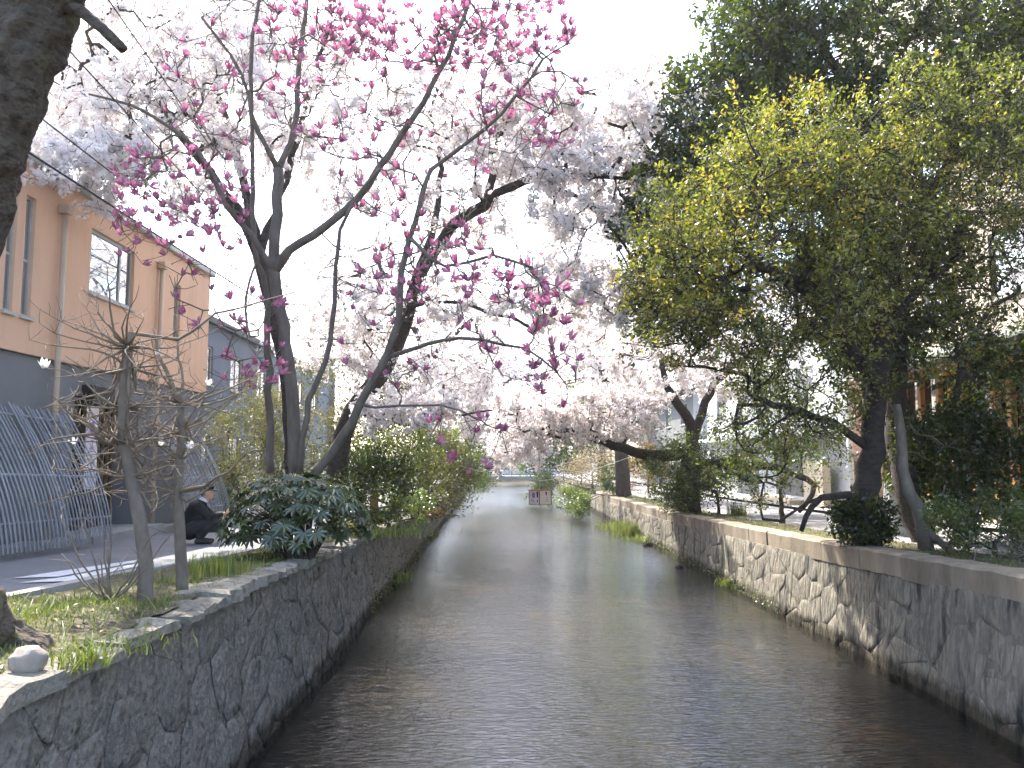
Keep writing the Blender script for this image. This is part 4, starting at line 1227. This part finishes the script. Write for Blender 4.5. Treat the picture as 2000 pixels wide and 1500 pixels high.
# ------------------------------------------------------------------ bushes
def bush(px, py, Y, w_, h_, leaf, size, n, label, name='leafy_bush', depth=None, up=.5, zbase=None, clumps=26, tint=None, sparse=1.0):
    c = P(px, py, Y); z0 = zb(Y) if zbase is None else zbase
    depth = depth or w_
    # rooted on the bank; the foliage may lean out over the wall
    bx_ = c.x if Y > 90 else min(c.x, -2.8) if c.x < 1.4 else max(c.x, 5.55)
    base = Vector((bx_, Y, zb(Y))); fc = Vector((c.x, Y, z0))
    t = Tree()
    t.line([base-Vector((0,0,.05)), base+Vector((0,0,h_*.25))], .03+.012*h_, .025, 0, seg=.1)
    T = []
    for _ in range(clumps):
        while True:
            q = np.array([random.uniform(-1,1) for _ in range(3)])
            if .25 < (q**2).sum() < 1: break
        T.append(fc+Vector((q[0]*w_/2, q[1]*depth/2, h_*.54+q[2]*h_*.46)))
    tips = t.grow(T, seg=.15, bend=.3, jit=.02)
    tw = t.spray(tips, 3, min(w_,h_)*.2, up=.3)
    t.radii(.004)
    root = empty(name, base, label, 'bush')
    t.build(root, M['bark_far'], lambda k: 'stems', sides=(6,3))
    E = np.array([t.p[i][:] for i in tw])
    per = max(1, int(n/len(E)))
    pos = np.repeat(E, per, axis=0)+rng.normal(size=(len(E)*per,3))*min(w_,h_)*.075*sparse
    pos[:,2] = np.maximum(pos[:,2], z0+.02)
    tt = np.clip(np.repeat(rng.normal(.45,.22,len(E)), per)+rng.normal(size=len(pos))*.1, 0, 1)
    ob('foliage', leaves(pos, size, up=up, tint=tt), leaf, root, kind='stuff')
    return root
# left bank, going away
bush(735,980,14.2,1.3,1.35,M['lf_dark'],.07,4200,'dark dense bush just past the big leaved shrub on the left bank')
bush(700,905,16.2,1.3,1.9,M['lf_dark'],.075,3600,'tall dark glossy bush behind the leaning magnolia stem')
bush(800,985,16.6,.9,.75,M['lf_mid'],.06,1900,'small bright green bush at the top of the left wall')
bush(775,880,19,2.2,2.3,M['lf_dark'],.08,6000,'large dark green bush under the blossom on the left bank',clumps=44)
bush(850,900,22,1.9,2.1,M['lf_olive'],.08,5200,'olive green bush under hanging magnolia flowers',clumps=36)
bush(800,770,25,2.2,4.4,M['lf_olive'],.09,5000,'tall yellowish bush behind the left bank shrubs',clumps=40)
bush(880,920,27,1.6,1.9,M['lf_olive'],.085,4200,'yellow tinged bush low over the left wall near the rope',clumps=30)
bush(905,880,33,2.2,3.2,M['lf_mid'],.10,4600,'green bush with pale flowers far along the left bank',clumps=36)
bush(925,915,42,2.6,3.0,M['lf_dark'],.12,3600,'dark far bush where the left wall fades',clumps=30)
bush(845,975,20.5,.8,.3,M['lf_orange'],.05,1100,'low russet plants on the left wall top')
bush(470,800,19.8,1.9,3.3,M['lf_olive'],.07,7500,'golden green bush at the end of the slatted screen',clumps=44)
bush(440,900,19.2,.8,1.2,M['lf_mid'],.06,1500,'small leafy bush with pale flowers behind the crouching person')
bush(590,700,21,2.0,4.4,M['lf_olive'],.08,5200,'tall golden green bush seen between the magnolia stems',clumps=40)
bush(700,530,26,2.4,7.0,M['lf_olive'],.10,4600,'tall thin olive tree top showing above the cherry blossom',clumps=40,sparse=1.3)
# right bank, near to far
bush(1340,935,23.0,1.9,1.5,M['lf_mid'],.085,3800,'green bush growing round the gnarled cherry trunk',clumps=30)
bush(1310,850,23.2,1.7,2.3,M['lf_mid'],.085,4200,'green bush with upright shoots left of the gnarled trunk top',clumps=30)
bush(1400,860,22.6,1.9,2.2,M['lf_dark'],.085,3800,'dark green bush right of the gnarled trunk top',clumps=30)
bush(1520,800,18,2.4,3.8,M['lf_mid'],.075,5200,'open mid green bush between the gnarled cherry and the tall trees',clumps=40,sparse=1.4)
bush(1870,920,13.0,1.75,2.1,M['lf_dark'],.085,15000,'rounded very dark bush before the timber shop front',clumps=44)
bush(1985,760,13.8,2.2,4.0,M['lf_mid'],.07,4200,'tall leafy bush half hiding the timber shop front at the right edge',clumps=46,sparse=1.2)
bush(1690,1050,11.6,.8,.75,M['lf_dark'],.07,4200,'dark ivy mound hugging the foot of the foreground trunk')
bush(1945,1075,10.2,1.5,.8,M['lf_mid'],.055,5200,'low bright sprays of leaves on the right wall top')
bush(1198,945,36.5,1.0,1.6,M['lf_mid'],.10,1800,'bright green bush at the foot of the straight cherry trunk')
bush(1160,920,38,2.2,2.0,M['lf_dry'],.10,2600,'dry tan bush on the far right bank',sparse=1.3)
bush(1265,905,40,2.0,2.4,M['lf_orange'],.12,2600,'rusty yellow bush beside the right street')
bush(1150,885,46,3.2,3.8,M['lf_dark'],.14,3600,'dark rounded bush under the low blossom on the far right',clumps=34)
bush(1085,890,52,3.4,3.8,M['lf_dark'],.15,3600,'very dark far bush nearest the water on the right',clumps=34)
bush(1112,960,38,1.7,1.3,M['lf_mid'],.10,2400,'leafy green bush spilling down the right wall to the water',zbase=.05)
bush(1065,945,46,1.9,1.7,M['lf_mid'],.12,2200,'light green bush spilling down the far right wall',zbase=.05)
bush(1140,965,34.5,1.2,1.0,M['lf_mid'],.10,1600,'ivy clump hanging on the right wall past the grass',zbase=.1)
bush(1040,920,66,2.4,2.6,M['lf_mid'],.16,1800,'yellow green clump beside the far bridge')
for px_, w_f, lb in ((930,9,'hazy dark tree clump beyond the distant bridge on the left'),(1000,10,'hazy dark tree clump closing the view beyond the distant bridge'),(1075,9,'hazy dark tree clump beyond the distant bridge on the right')):
    bush(px_,905,97,w_f,5.2,M['lf_mid'],.38,3000,lb,clumps=40)
# willow
t = Tree(); wb = Vector((7.6,58,zb(58)))
t.line([wb, wb+Vector((.1,0,3)), wb+Vector((-.2,0,6)), wb+Vector((-.4,.2,9))], .3, .12, 0, seg=.5)
S = []
for k in range(110):
    az = random.uniform(0,6.28); rr = random.uniform(.6,3.6); top = wb+Vector((math.cos(az)*rr-.4, math.sin(az)*rr, 9.5-.16*rr*rr+random.uniform(-.8,1.2)))
    a_ = wb+Vector((-.3,.1,random.uniform(6,9)))
    L_ = random.uniform(2.5,6.0)
    pts = [a_, top, top+Vector((math.cos(az)*.4, math.sin(az)*.4, -L_*.4)), top+Vector((math.cos(az)*.5, math.sin(az)*.5, -L_))]
    ids = t.line(pts, .02, .006, 1, frm=t.near(a_), seg=.5, jit=.03)
t.radii(.006)
root = empty('willow_tree', wb, 'fresh green weeping tree far off behind the right blossom', 'tree')
t.build(root, M['bark_far'], lambda k: 'trunk' if k == 0 else 'hanging_branches', sides=(8,3))
ob('crown', scatter(LEAF_V, LEAF_F, (q := along(t.fine(.02), 16000, .10)), rotmats(len(q)), .2*(.6+.8*rng.random(len(q))), rng.random(len(q))), M['lf_willow'], root, kind='stuff')

# ------------------------------------------------------------------ big leaved shrub
def fatsia_leaf():
    V = [(0,0,0)]; F = []
    for k in range(8):
        a = R(-118+k*236/7); L_ = 1-.16*abs(k-3.5)/3.5
        d = Vector((math.cos(a), math.sin(a), 0)); s = Vector((-math.sin(a), math.cos(a), 0)); n = len(V)
        V += [tuple(d*.36*L_+s*.11+Vector((0,0,.025))), tuple(d*.36*L_-s*.11+Vector((0,0,.025))), tuple(d*.7*L_+s*.125+Vector((0,0,-.0))), tuple(d*.7*L_-s*.125), tuple(d*L_+Vector((0,0,-.17))), tuple(d*.6*L_+Vector((0,0,-.045)))]
        F += [(0,n+1,n+5),(0,n+5,n),(n,n+5,n+2),(n+1,n+3,n+5),(n+5,n+3,n+4),(n+5,n+4,n+2)]
    return mesh(V, F)
fm = fatsia_leaf(); fm.materials.append(M['fatsia'])
fb = Vector((P(580,1080,10.0).x, 10.0, zb(10)))
froot = empty('big_leaved_shrub', fb, 'glossy big leaved shrub in front of the magnolia stems', 'shrub')
st = MB()
for k in range(230):
    u = random.random(); az = random.uniform(0,6.28); el = math.asin(random.uniform(-.25,1)); rr = .55+.5*random.random()**.5 if k > 60 else 1.0
    rr = min(rr, 1.0)
    n_ = Vector((math.cos(az)*math.cos(el), math.sin(az)*math.cos(el), math.sin(el)))
    c = fb+Vector((n_.x*.86*rr, n_.y*.72*rr, .42+n_.z*.66*rr))
    if c.z < fb.z+.06: c.z = fb.z+.06+random.random()*.2
    nn = (n_*.75+Vector((random.gauss(0,.22),random.gauss(0,.22),.75))).normalized()
    tip = (n_+Vector((0,0,-.35))); tip = (tip-nn*tip.dot(nn)).normalized()
    yv = nn.cross(tip)
    o = bpy.data.objects.new('leaf', fm); COL.objects.link(o)
    m4 = Matrix((tip, yv, nn)).transposed().to_4x4(); m4.translation = c
    o.matrix_basis = m4 @ Matrix.Scale(random.uniform(.13,.205), 4); parent_to(o, froot, False)
    if k % 3 == 0:
        a0 = fb+Vector((n_.x*.2,n_.y*.2,.0)); st.tube([a0, fb+Vector((n_.x*.4*rr,n_.y*.35*rr,.35+.3*n_.z)), c], [.014,.009,.004], 5, False)
st.ob('stems', M['bark_far'], froot, smooth=True)

# ------------------------------------------------------------------ grass, rock, ground cover
def blades(pts, h, wdt, lean=.5):
    """curved two-segment blades, one mesh"""
    pts = np.asarray(pts); n = len(pts)
    az = rng.random(n)*6.283; hh = h*(.5+.8*rng.random(n)); ln = lean*(.3+rng.random(n))*hh
    dx, dy = np.cos(az), np.sin(az); wx, wy = -dy*wdt*(.6+.6*rng.random(n)), dx*wdt*(.6+.6*rng.random(n))
    V = np.zeros((n,5,3))
    for i, (t, lw) in enumerate(((0,1),(0,-1),(.6,.8),(.6,-.8),(1,0))):
        V[:,i,0] = pts[:,0]+dx*ln*t*t+wx*lw; V[:,i,1] = pts[:,1]+dy*ln*t*t+wy*lw; V[:,i,2] = pts[:,2]+hh*t*(1-.25*t*lean)
    F = np.array([(0,1,3),(0,3,2),(2,3,4)])[None]+(np.arange(n)*5)[:,None,None]
    return tint_mesh(V.reshape(-1,3), F.reshape(-1,3), np.repeat(np.clip(rng.normal(.45,.25,n),0,1),3), 3)
def spots(n, x0, x1, y0, y1, zf, thr=.0, sc=1.3):
    out = []
    while len(out) < n:
        x, y = random.uniform(x0,x1), random.uniform(y0,y1)
        if noise.noise((x*sc, y*sc, 9)) > thr-random.random()*.3 and x < -2.45 and x > road_near(y)+.06 or x > 0: out.append((x,y,zf(x,y)-.01))
    return out
ob('grass', blades(spots(9000,-4.0,-2.46,3.6,14,bed_l,.12), .055, .0035), M['grass'], kind='stuff')['label'] = 'short patchy grass on the left bank'
ob('grass', blades(spots(5000,-3.4,-2.46,14,32,bed_l,.0), .09, .006), M['grass'], kind='stuff')['label'] = 'longer grass further along the left bank'
ob('grass', blades(spots(4000,5.45,6.4,8,40,lambda x,y: zb(y),.1), .08, .005), M['grass'], kind='stuff')['label'] = 'thin grass at the edge of the right street'
def clump(c, n, rad, h, wdt, label, lean=.6, cat='grass'):
    a = rng.normal(size=(n,2))*rad/2
    o = ob('grass_clump', blades(np.c_[a[:,0]+c.x, a[:,1]+c.y, np.full(n,c.z)], h, wdt, lean), M['grass'], kind='stuff')
    tag(o, label, cat); return o
clump(P(85,1215,5.6)+Vector((0,0,-.02)), 420, .5, .16, .007, 'broad arching grass clump beside the road edge at far left', .9)
clump(P(170,1185,6.2)+Vector((0,0,-.02)), 200, .3, .12, .006, 'smaller arching grass clump next to the bare bush', .9)
clump(P(160,1300,4.5), 130, .16, .15, .005, 'bright grass tuft hanging over the wall top by the pale rock', 1.0)
clump(P(230,1260,5.0), 220, .35, .07, .004, 'short grass tuft at the wall edge past the pale rock', .8)
clump(P(415,1122,7.6), 380, .28, .2, .004, 'upright dark grass tuft at the road edge near the second young tree', .35)
clump(P(340,1150,7.2), 300, .5, .08, .004, 'low yellowish grass round the second young tree', .7)
clump(P(750,1045,13.2), 500, .7, .16, .006, 'sunlit grass on the wall top past the dark bush', .6)
clump(Vector((4.85,28.5,-.05)), 500, .6, .55, .012, 'tall bright grass tuft standing in the water by the right wall', .5)
clump(Vector((4.8,26.3,-.05)), 320, .6, .26, .010, 'lower grass tuft in the water nearer along the right wall', .7)
clump(Vector((4.75,31,-.05)), 320, .8, .4, .012, 'grass tuft in the water farther along the right wall', .6)
clump(Vector((4.92,17.2,.0)), 90, .22, .2, .010, 'small green tuft at the waterline of the sunlit wall', .8)
clump(Vector((-2.1,17.5,.05)), 160, .3, .25, .010, 'mossy tuft at the foot of the dark wall', .9)
clump(P(1440,1010,22.5), 160, .3, .45, .010, 'dry grass tuft right of the gnarled trunk foot', .4)

def rock(name, c, s, label, mat, seed, cat='rock'):
    bm = bmesh.new(); bmesh.ops.create_icosphere(bm, subdivisions=3, radius=1)
    for v in bm.verts:
        k = 1+.32*noise.noise(v.co*1.1+Vector((seed,0,0)))+.12*noise.noise(v.co*3+Vector((0,seed,0)))
        p = v.co*k
        p = Vector((round(p.x*2.2)/2.2*.35+p.x*.65, round(p.y*2.2)/2.2*.35+p.y*.65, round(p.z*2.2)/2.2*.35+p.z*.65))
        v.co = Vector((p.x*s[0], p.y*s[1], p.z*s[2]))
    me = bpy.data.meshes.new('m'); bm.to_mesh(me); bm.free()
    o = ob(name, me, mat, smooth=True); o.location = c
    return tag(o, label, cat)
rock('pale_rock', Vector((-2.40,4.25,1.665)), (.085,.08,.075), 'pale angular rock lying on the wall top at lower left', M['rock'], 4)
rock('stream_stone', Vector((4.7,25.0,.02)), (.16,.2,.10), 'wet stone at the foot of the right wall beside the grass', M['stone_r'], 9)
rock('stream_stone', Vector((4.55,20.0,.0)), (.10,.12,.06), 'small wet stone at the edge of the shallow water', M['stone_r'], 12)
# leafy plants low on the left wall face and in the wall joints
p = placeL(4.0,.35,.06)
ob('wall_plants', leaves(np.array([placeL(random.gauss(3.9,.3), random.gauss(.3,.18), .07+.03*random.random()) for _ in range(500)]), .03), M['lf_mid'], kind='stuff')['label'] = 'small ferns on the near dark wall'
ob('wall_plants', leaves(np.array([placeL(random.uniform(14,30), min(1,abs(random.gauss(0.2,.15))), .07+.04*random.random()) for _ in range(1600)]), .05), M['lf_olive'], kind='stuff')['label'] = 'moss and weeds along the foot of the dark wall'
ob('wall_plants', leaves(np.array([placeR(random.uniform(14,34), .22+abs(random.gauss(0,.12)), .06+.04*random.random()) for _ in range(900)]), .05), M['lf_mid'], kind='stuff')['label'] = 'weeds along the foot of the sunlit wall'
ob('fallen_leaves', leaves(np.array([(x,y,z+.02) for x,y,z in spots(500,-4,-2.45,3.6,12,bed_l,-1)]), .05, up=3), M['lf_dry'], kind='stuff')['label'] = 'dry fallen leaves on the left bank'

# ------------------------------------------------------------------ street furniture and small things
# paper lantern over the stream, hung from wires
ly = 26.0; lc = P(1055,970,ly)
M['paper'] = surf('lantern_paper', [(.70,.62,.60),(.78,.72,.70)], 6, .8, .1, 40)
M['ink'] = surf('black_ink', [(.015,.013,.013),(.03,.027,.027)], 9, .8, 0)
lr = empty('paper_lantern', lc-Vector((0,0,.25)), 'square paper lantern with brush marks hanging over the stream', 'lantern', rz=R(38))
def loc(mb, name, mat, parent=lr, **k): return mb.ob(name, mat, parent, local=True, **k)
hw, hh = .25, .46
sides = [loc(MB().box(-hw+.01,hw-.01,-hw-.003,-hw+.003,.01,hh-.01),'paper_panel',M['paper']), loc(MB().box(-hw+.01,hw-.01,hw-.003,hw+.003,.01,hh-.01),'paper_panel',M['paper']),
    loc(MB().box(-hw-.003,-hw+.003,-hw+.01,hw-.01,.01,hh-.01),'paper_panel',M['paper']), loc(MB().box(hw-.003,hw+.003,-hw+.01,hw-.01,.01,hh-.01),'paper_panel',M['paper'])]
for x in (-hw,hw):
    for y in (-hw,hw): loc(MB().box(x-.012,x+.012,y-.012,y+.012,0,hh), 'frame_post', M['wood_brown'])
for z in (0,hh):
    for s in (-hw,hw):
        loc(MB().box(-hw-.014,hw+.014,s-.014,s+.014,z-.012,z+.012), 'frame_rail', M['wood_orange']); loc(MB().box(s-.013,s+.013,-hw-.013,hw+.013,z-.011,z+.011), 'frame_rail', M['wood_orange'])
def mark(pts, face, mat):
    """a thin painted mark on a panel; face 0: local -X side, 1: local -Y side"""
    V = [(-hw-.006,a,b) if face == 0 else (a,-hw-.006,b) for a,b in pts]
    ob('brush_mark', mesh(V,[tuple(range(len(pts)))]), mat, sides[2 if face == 0 else 0], local=True)
for k in range(5):
    a = 2*math.pi*k/5; mark([(.03+.045*math.cos(a)+.04*math.cos(b), .30+.06*math.sin(a)+.045*math.sin(b)) for b in np.linspace(0,6.28,9)[:-1]], 0, M['purple'])
mark([(.10,.12),(.13,.12),(.13,.16),(.10,.16)],0,M['ink']); mark([(.02,.10),(.05,.10),(.05,.16),(.02,.15)],0,M['ink']); mark([(-.03,.06),(0,.06),(0,.09),(-.03,.09)],0,M['ink'])
mark([(-.19,.22),(-.13,.24),(-.11,.42),(-.20,.42)],0,M['ink']); mark([(-.18,.08),(-.14,.08),(-.13,.16),(-.18,.16)],0,M['ink'])
mark([(.02,.30),(.06,.30),(.07,.41),(.0,.41)],1,M['ink']); mark([(.02,.22),(.1,.23),(.1,.245),(.02,.235)],1,M['purple']); mark([(.0,.16),(.12,.17),(.12,.185),(.0,.175)],1,M['purple']); mark([(.0,.1),(.12,.105),(.12,.12),(.0,.115)],1,M['purple'])
top = lc+Vector((0,0,.62))
for x in (-hw,hw):
    for y in (-hw,hw): loc(MB().tube([(x,y,hh),(0,0,hh+.3)], .004, 4), 'hanger', M['steel'])
M['rope'] = surf('pale_rope', [(.45,.42,.36),(.55,.52,.46)], 20, .8, 0)
ap = lr.location+Vector((0,0,hh+.3))
def rope(pts, label, r=.011):
    o = MB().tube(catmull(pts, .5), r, 5).ob('rope', M['rope'], smooth=True); tag(o, label, 'rope')
rope([ap, P(1085,935,27.5), P(1160,917,29), P(1232,892,34)], 'pale rope from the lantern up to the straight cherry trunk')
rope([ap, P(1020,935,26), P(975,929,25.5), P(935,920,25), P(893,908,24.5)], 'pale rope from the lantern to the left bank bushes')
rope([P(1075,914,30), P(1120,901,31), P(1190,885,34)], 'second pale rope above the lantern rope', .010)

# utility pole and overhead cables on the left
pb = P(646,850,27); root = empty('utility_pole', (pb.x, 27, zb(27)), 'grey concrete utility pole behind the magnolia stems', 'pole')
MB().tube([(pb.x,27,zb(27)),(pb.x,27,7.1)], [.14,.10], 12).ob('shaft', M['concrete'], root, smooth=True)
MB().box(pb.x-.5,pb.x+.5,26.86,26.92,6.7,6.77).ob('cross_arm', M['steel'], root)
MB().box(pb.x-.16,pb.x+.16,26.84,27.16,3.2,3.25).ob('band', M['steel'], root)
def cable(a, dx, sag, label, r=.012):
    """from the pole's arm towards and past the near point a"""
    b = Vector((pb.x+dx,26.88,6.78)); c = b+(a-b)*1.45
    pts = [b.lerp(c, t)-Vector((0,0,4*sag*t*(1-t)*.3)) for t in np.linspace(0,1,24)]
    tag(MB().tube(pts, r, 5).ob('overhead_cable', M['black'], smooth=True), label, 'cable')
cable(P(50,290,10.2), -.45, .1, 'thick black cable running along the salmon wall', .016)
cable(P(63,213,9), -.2, .1, 'thin cable just above the salmon roof edge', .010)
cable(P(121,79,8), .1, .1, 'thin cable crossing the blossom at upper left', .009)
cable(P(215,0,9), .4, .1, 'highest thin cable slanting down to the pole', .009)

# wooden post among the left bushes
b = P(730,1030,17.9); root = MB().tube([(b.x,17.9,zb(17.9)-.1),(b.x,17.9,zb(17.9)+.85)], [.10,.095], 10).ob('wooden_post', M['wood_brown'], bevel=.01)
tag(root, 'short weathered brown wooden post on the left bank', 'post')

# right street: white folding board, round white sign on a post
b = Vector((7.5,14.6,zb(14.6))); root = empty('folding_signboard', b, 'white folding board standing on the right street behind the trunks', 'signboard')
for s, nm in ((-1,'front_board'),(1,'rear_board')):
    m = MB(); m.v = [(-.34,s*.22,0),(.34,s*.22,0),(.34,s*.03,.95),(-.34,s*.03,.95),(-.34,s*.24,0),(.34,s*.24,0),(.34,s*.05,.95),(-.34,s*.05,.95)]
    m.f = [(0,1,2,3),(7,6,5,4),(0,4,5,1),(1,5,6,2),(2,6,7,3),(3,7,4,0)]
    m.ob(nm, M['white'], root, local=True)
MB().box(-.36,.36,-.06,.06,.945,.97).ob('hinge_bar', M['steel'], root, local=True)
b = Vector((7.55,13.1,zb(13.1))); root = empty('round_sign', b, 'round white sign on a short dark post by the right street', 'sign')
MB().tube([(0,0,0),(0,0,.62)], .035, 10).ob('post', M['black'], root, local=True, smooth=True)
v,f = sweep([Vector((0,-.04,.72)),Vector((0,-.01,.72))], [.17,.17], 28); d_ = ob('disc', mesh(v,f), M['white'], root, local=True)
v,f = sweep([Vector((.02,-.047,.72)),Vector((.02,-.0405,.72))], [.075,.075], 20); ob('disc_mark', mesh(v,f), M['black'], d_, local=True)

# ------------------------------------------------------------------ crouching person with a camera
M['skin'] = surf('skin', [(.50,.30,.21),(.56,.34,.25)], 8, .6, .05)
M['jacket'] = surf('black_jacket', [(.010,.010,.012),(.018,.018,.02)], 8, .85, .4, 40, dist=.006)
M['trousers'] = surf('dark_trousers', [(.022,.022,.026),(.035,.035,.04)], 8, .9, .3, 50, dist=.004)
M['shirt'] = surf('white_collar', [(.62,.64,.68),(.7,.72,.75)], 8, .8, .1)
M['shoe'] = surf('dark_shoe', [(.02,.018,.016),(.04,.035,.03)], 8, .5, .1)
M['hair'] = surf('grey_hair', [(.12,.11,.10),(.2,.19,.18)], 40, .7, .3, 90)
gp = G(398,1062,1.36)
for _ in range(4): gp = G(398,1062,zb(gp.y)-.035)
person = empty('person', (gp.x-.12, gp.y, zb(gp.y)-.035), 'person in black jacket and dark cap crouching on the road with a camera', 'person', rz=R(14))
def flesh(name, chains, mat, voxel=.008, parent=person, smooth=4):
    """one continuous surface grown round chains of (x, y, z, radius) joints"""
    V = []; F = []
    bm = bmesh.new(); bmesh.ops.create_icosphere(bm, subdivisions=2, radius=1.0)
    sv = [v.co.copy() for v in bm.verts]; sf = [tuple(v.index for v in f.verts) for f in bm.faces]; bm.free()
    for c in chains:
        for a, b in zip(c[:-1], c[1:]):
            L_ = math.dist(a[:3], b[:3]); k = max(1, int(L_/(.45*min(a[3],b[3]))))
            for i in range(k+1):
                t = i/k; q = [a[j]*(1-t)+b[j]*t for j in range(4)]; n = len(V)
                V += [(q[0]+v.x*q[3], q[1]+v.y*q[3], q[2]+v.z*q[3]) for v in sv]; F += [tuple(n+j for j in f) for f in sf]
    o = ob(name, mesh(V, F), mat, parent, local=True)
    m = o.modifiers.new('remesh','REMESH'); m.mode = 'VOXEL'; m.voxel_size = voxel; m.use_smooth_shade = True
    m = o.modifiers.new('smooth','SMOOTH'); m.factor = .5; m.iterations = smooth
    return o
C = [[(-.10,0,.26,.13),(-.07,0,.42,.125),(0,0,.56,.13),(.08,0,.67,.055),(.12,0,.74,.055)],
     [(.13,0,.78,.07),(.15,0,.83,.092)],[(.15,0,.83,.09),(.135,0,.86,.09)],[(.17,0,.765,.052),(.20,0,.755,.035)],[(.215,0,.83,.02),(.25,0,.80,.013)]]
for s in (-1,1):
    C += [[(.14,s*.085,.825,.018),(.13,s*.095,.80,.014)]]
    C += [[(0,s*.08,.59,.09),(.02,s*.16,.60,.06),(.20,s*.23,.44,.045),(.385,s*.10,.475,.03),(.44,s*.068,.49,.026)]]
    for k, (dz, L_) in enumerate(((.030,.9),(.010,1.0),(-.010,.95),(-.030,.75))):
        C += [[(.445,s*.066,.49+dz*.7,.014),(.478,s*.062,.492+dz,.0105),(.507,s*(.060-.022*L_),.495+dz,.0095),(.505,s*(.055-.045*L_),.495+dz,.0085)]]
    C += [[(.435,s*.058,.505,.015),(.450,s*.040,.528,.012),(.472,s*.022,.538,.010)]]
    C += [[(-.08,s*.08,.25,.11),(-.06,s*.11,.26,.10),(.26,s*.17,.40,.065),(.05,s*.13,.10,.042),(.06,s*.13,.05,.038),(.19,s*.14,.035,.032)]]
body = flesh('body', C, M['skin'], .006, smooth=3)
# clothes follow the same joints
J = [[(-.11,0,.22,.165),(-.08,0,.42,.165),(0,0,.56,.165),(.055,0,.645,.095)]]
for s in (-1,1): J += [[(0,s*.08,.59,.12),(.02,s*.165,.60,.085),(.20,s*.235,.44,.066),(.37,s*.112,.472,.045)]]
flesh('jacket', J, M['jacket'], .012)
T_ = []
for s in (-1,1): T_ += [[(-.09,s*.06,.24,.135),(-.06,s*.11,.26,.12),(.26,s*.17,.40,.085),(.055,s*.13,.11,.058)]]
flesh('trousers', T_, M['trousers'], .012)
for s in (-1,1): flesh('shoe', [[(.02,s*.13,.048,.046),(.10,s*.135,.048,.046),(.23,s*.145,.036,.036)]], M['shoe'], .008)
flesh('collar', [[(.065,0,.672,.078),(.085,0,.70,.07)]], M['shirt'], .008)
flesh('hair', [[(.085,0,.80,.05),(.10,0,.85,.085)],[(.10,-.03,.85,.075),(.10,.03,.85,.075)]], M['hair'], .01)
hat = flesh('cap', [[(.11,0,.90,.085),(.17,0,.905,.08)],[(.14,-.03,.905,.08),(.14,.03,.905,.08)]], M['jacket'], .01)
v, f = [], []
for k in range(9):
    a_ = R(-75+150*k/8); v += [(.15+.085*math.cos(a_), .088*math.sin(a_), .892),(.17+.135*math.cos(a_), .098*math.sin(a_), .868),(.17+.135*math.cos(a_), .098*math.sin(a_), .858),(.15+.085*math.cos(a_), .088*math.sin(a_), .880)]
for k in range(8):
    for j in range(4): f.append((k*4+j, k*4+(j+1)%4, (k+1)*4+(j+1)%4, (k+1)*4+j))
ob('brim', mesh(v,f), M['jacket'], hat, local=True, smooth=True)
for s in (-1,1):
    bm = bmesh.new(); bmesh.ops.create_icosphere(bm, subdivisions=1, radius=.011); me = bpy.data.meshes.new('m'); bm.to_mesh(me); bm.free()
    o = ob('eye', me, M['shoe'], person, local=True); o.location = (.226,s*.032,.825)
MB().tube([(.225,-.025,.762),(.236,0,.760),(.225,.025,.762)], .005, 5).ob('mouth', M['skin'], person, local=True)
cam_o = empty('compact_camera', person.matrix_basis @ Vector((.485,0,.475)), 'small black camera held in the crouching person hands', 'camera', rz=R(14))
MB().box(-.02,.02,-.055,.055,0,.07).ob('camera_body', M['black'], cam_o, local=True, bevel=.006)
v,f = sweep([Vector((.02,0,.035)),Vector((.05,0,.035))], [.024,.022], 16); ob('lens', mesh(v,f), M['black'], cam_o, local=True, smooth=True)
bag = empty('shoulder_bag', person.matrix_basis @ Vector((.30,-.14,.19)), 'black shoulder bag hanging at the crouching person knees', 'bag', rz=R(14))
MB().box(-.14,.13,-.06,.06,0,.2).ob('bag_body', M['jacket'], bag, local=True, bevel=.03)
MB().tube(catmull([(.05,-.04,.02),(.09,-.05,-.07),(.15,-.05,-.05),(.15,-.04,.05)], .02), .006, 5).ob('strap', M['jacket'], bag, local=True, smooth=True)

# ------------------------------------------------------------------ thin spring haze
bx = MB().box(-420,420,-40,420,-2.0,24.0).mesh()
hm = bpy.data.materials.new('haze'); hm.use_nodes = True
hn = hm.node_tree.nodes; hn.clear()
ho = hn.new('ShaderNodeOutputMaterial'); hv = hn.new('ShaderNodeVolumePrincipled')
hv.inputs['Color'].default_value = (.93,.95,1,1); hv.inputs['Density'].default_value = 0.0005; hv.inputs['Anisotropy'].default_value = .35
hm.node_tree.links.new(hv.outputs[0], ho.inputs['Volume'])
hz = ob('haze', bx, hm, kind='stuff'); hz['label'] = 'thin pale haze in the air'
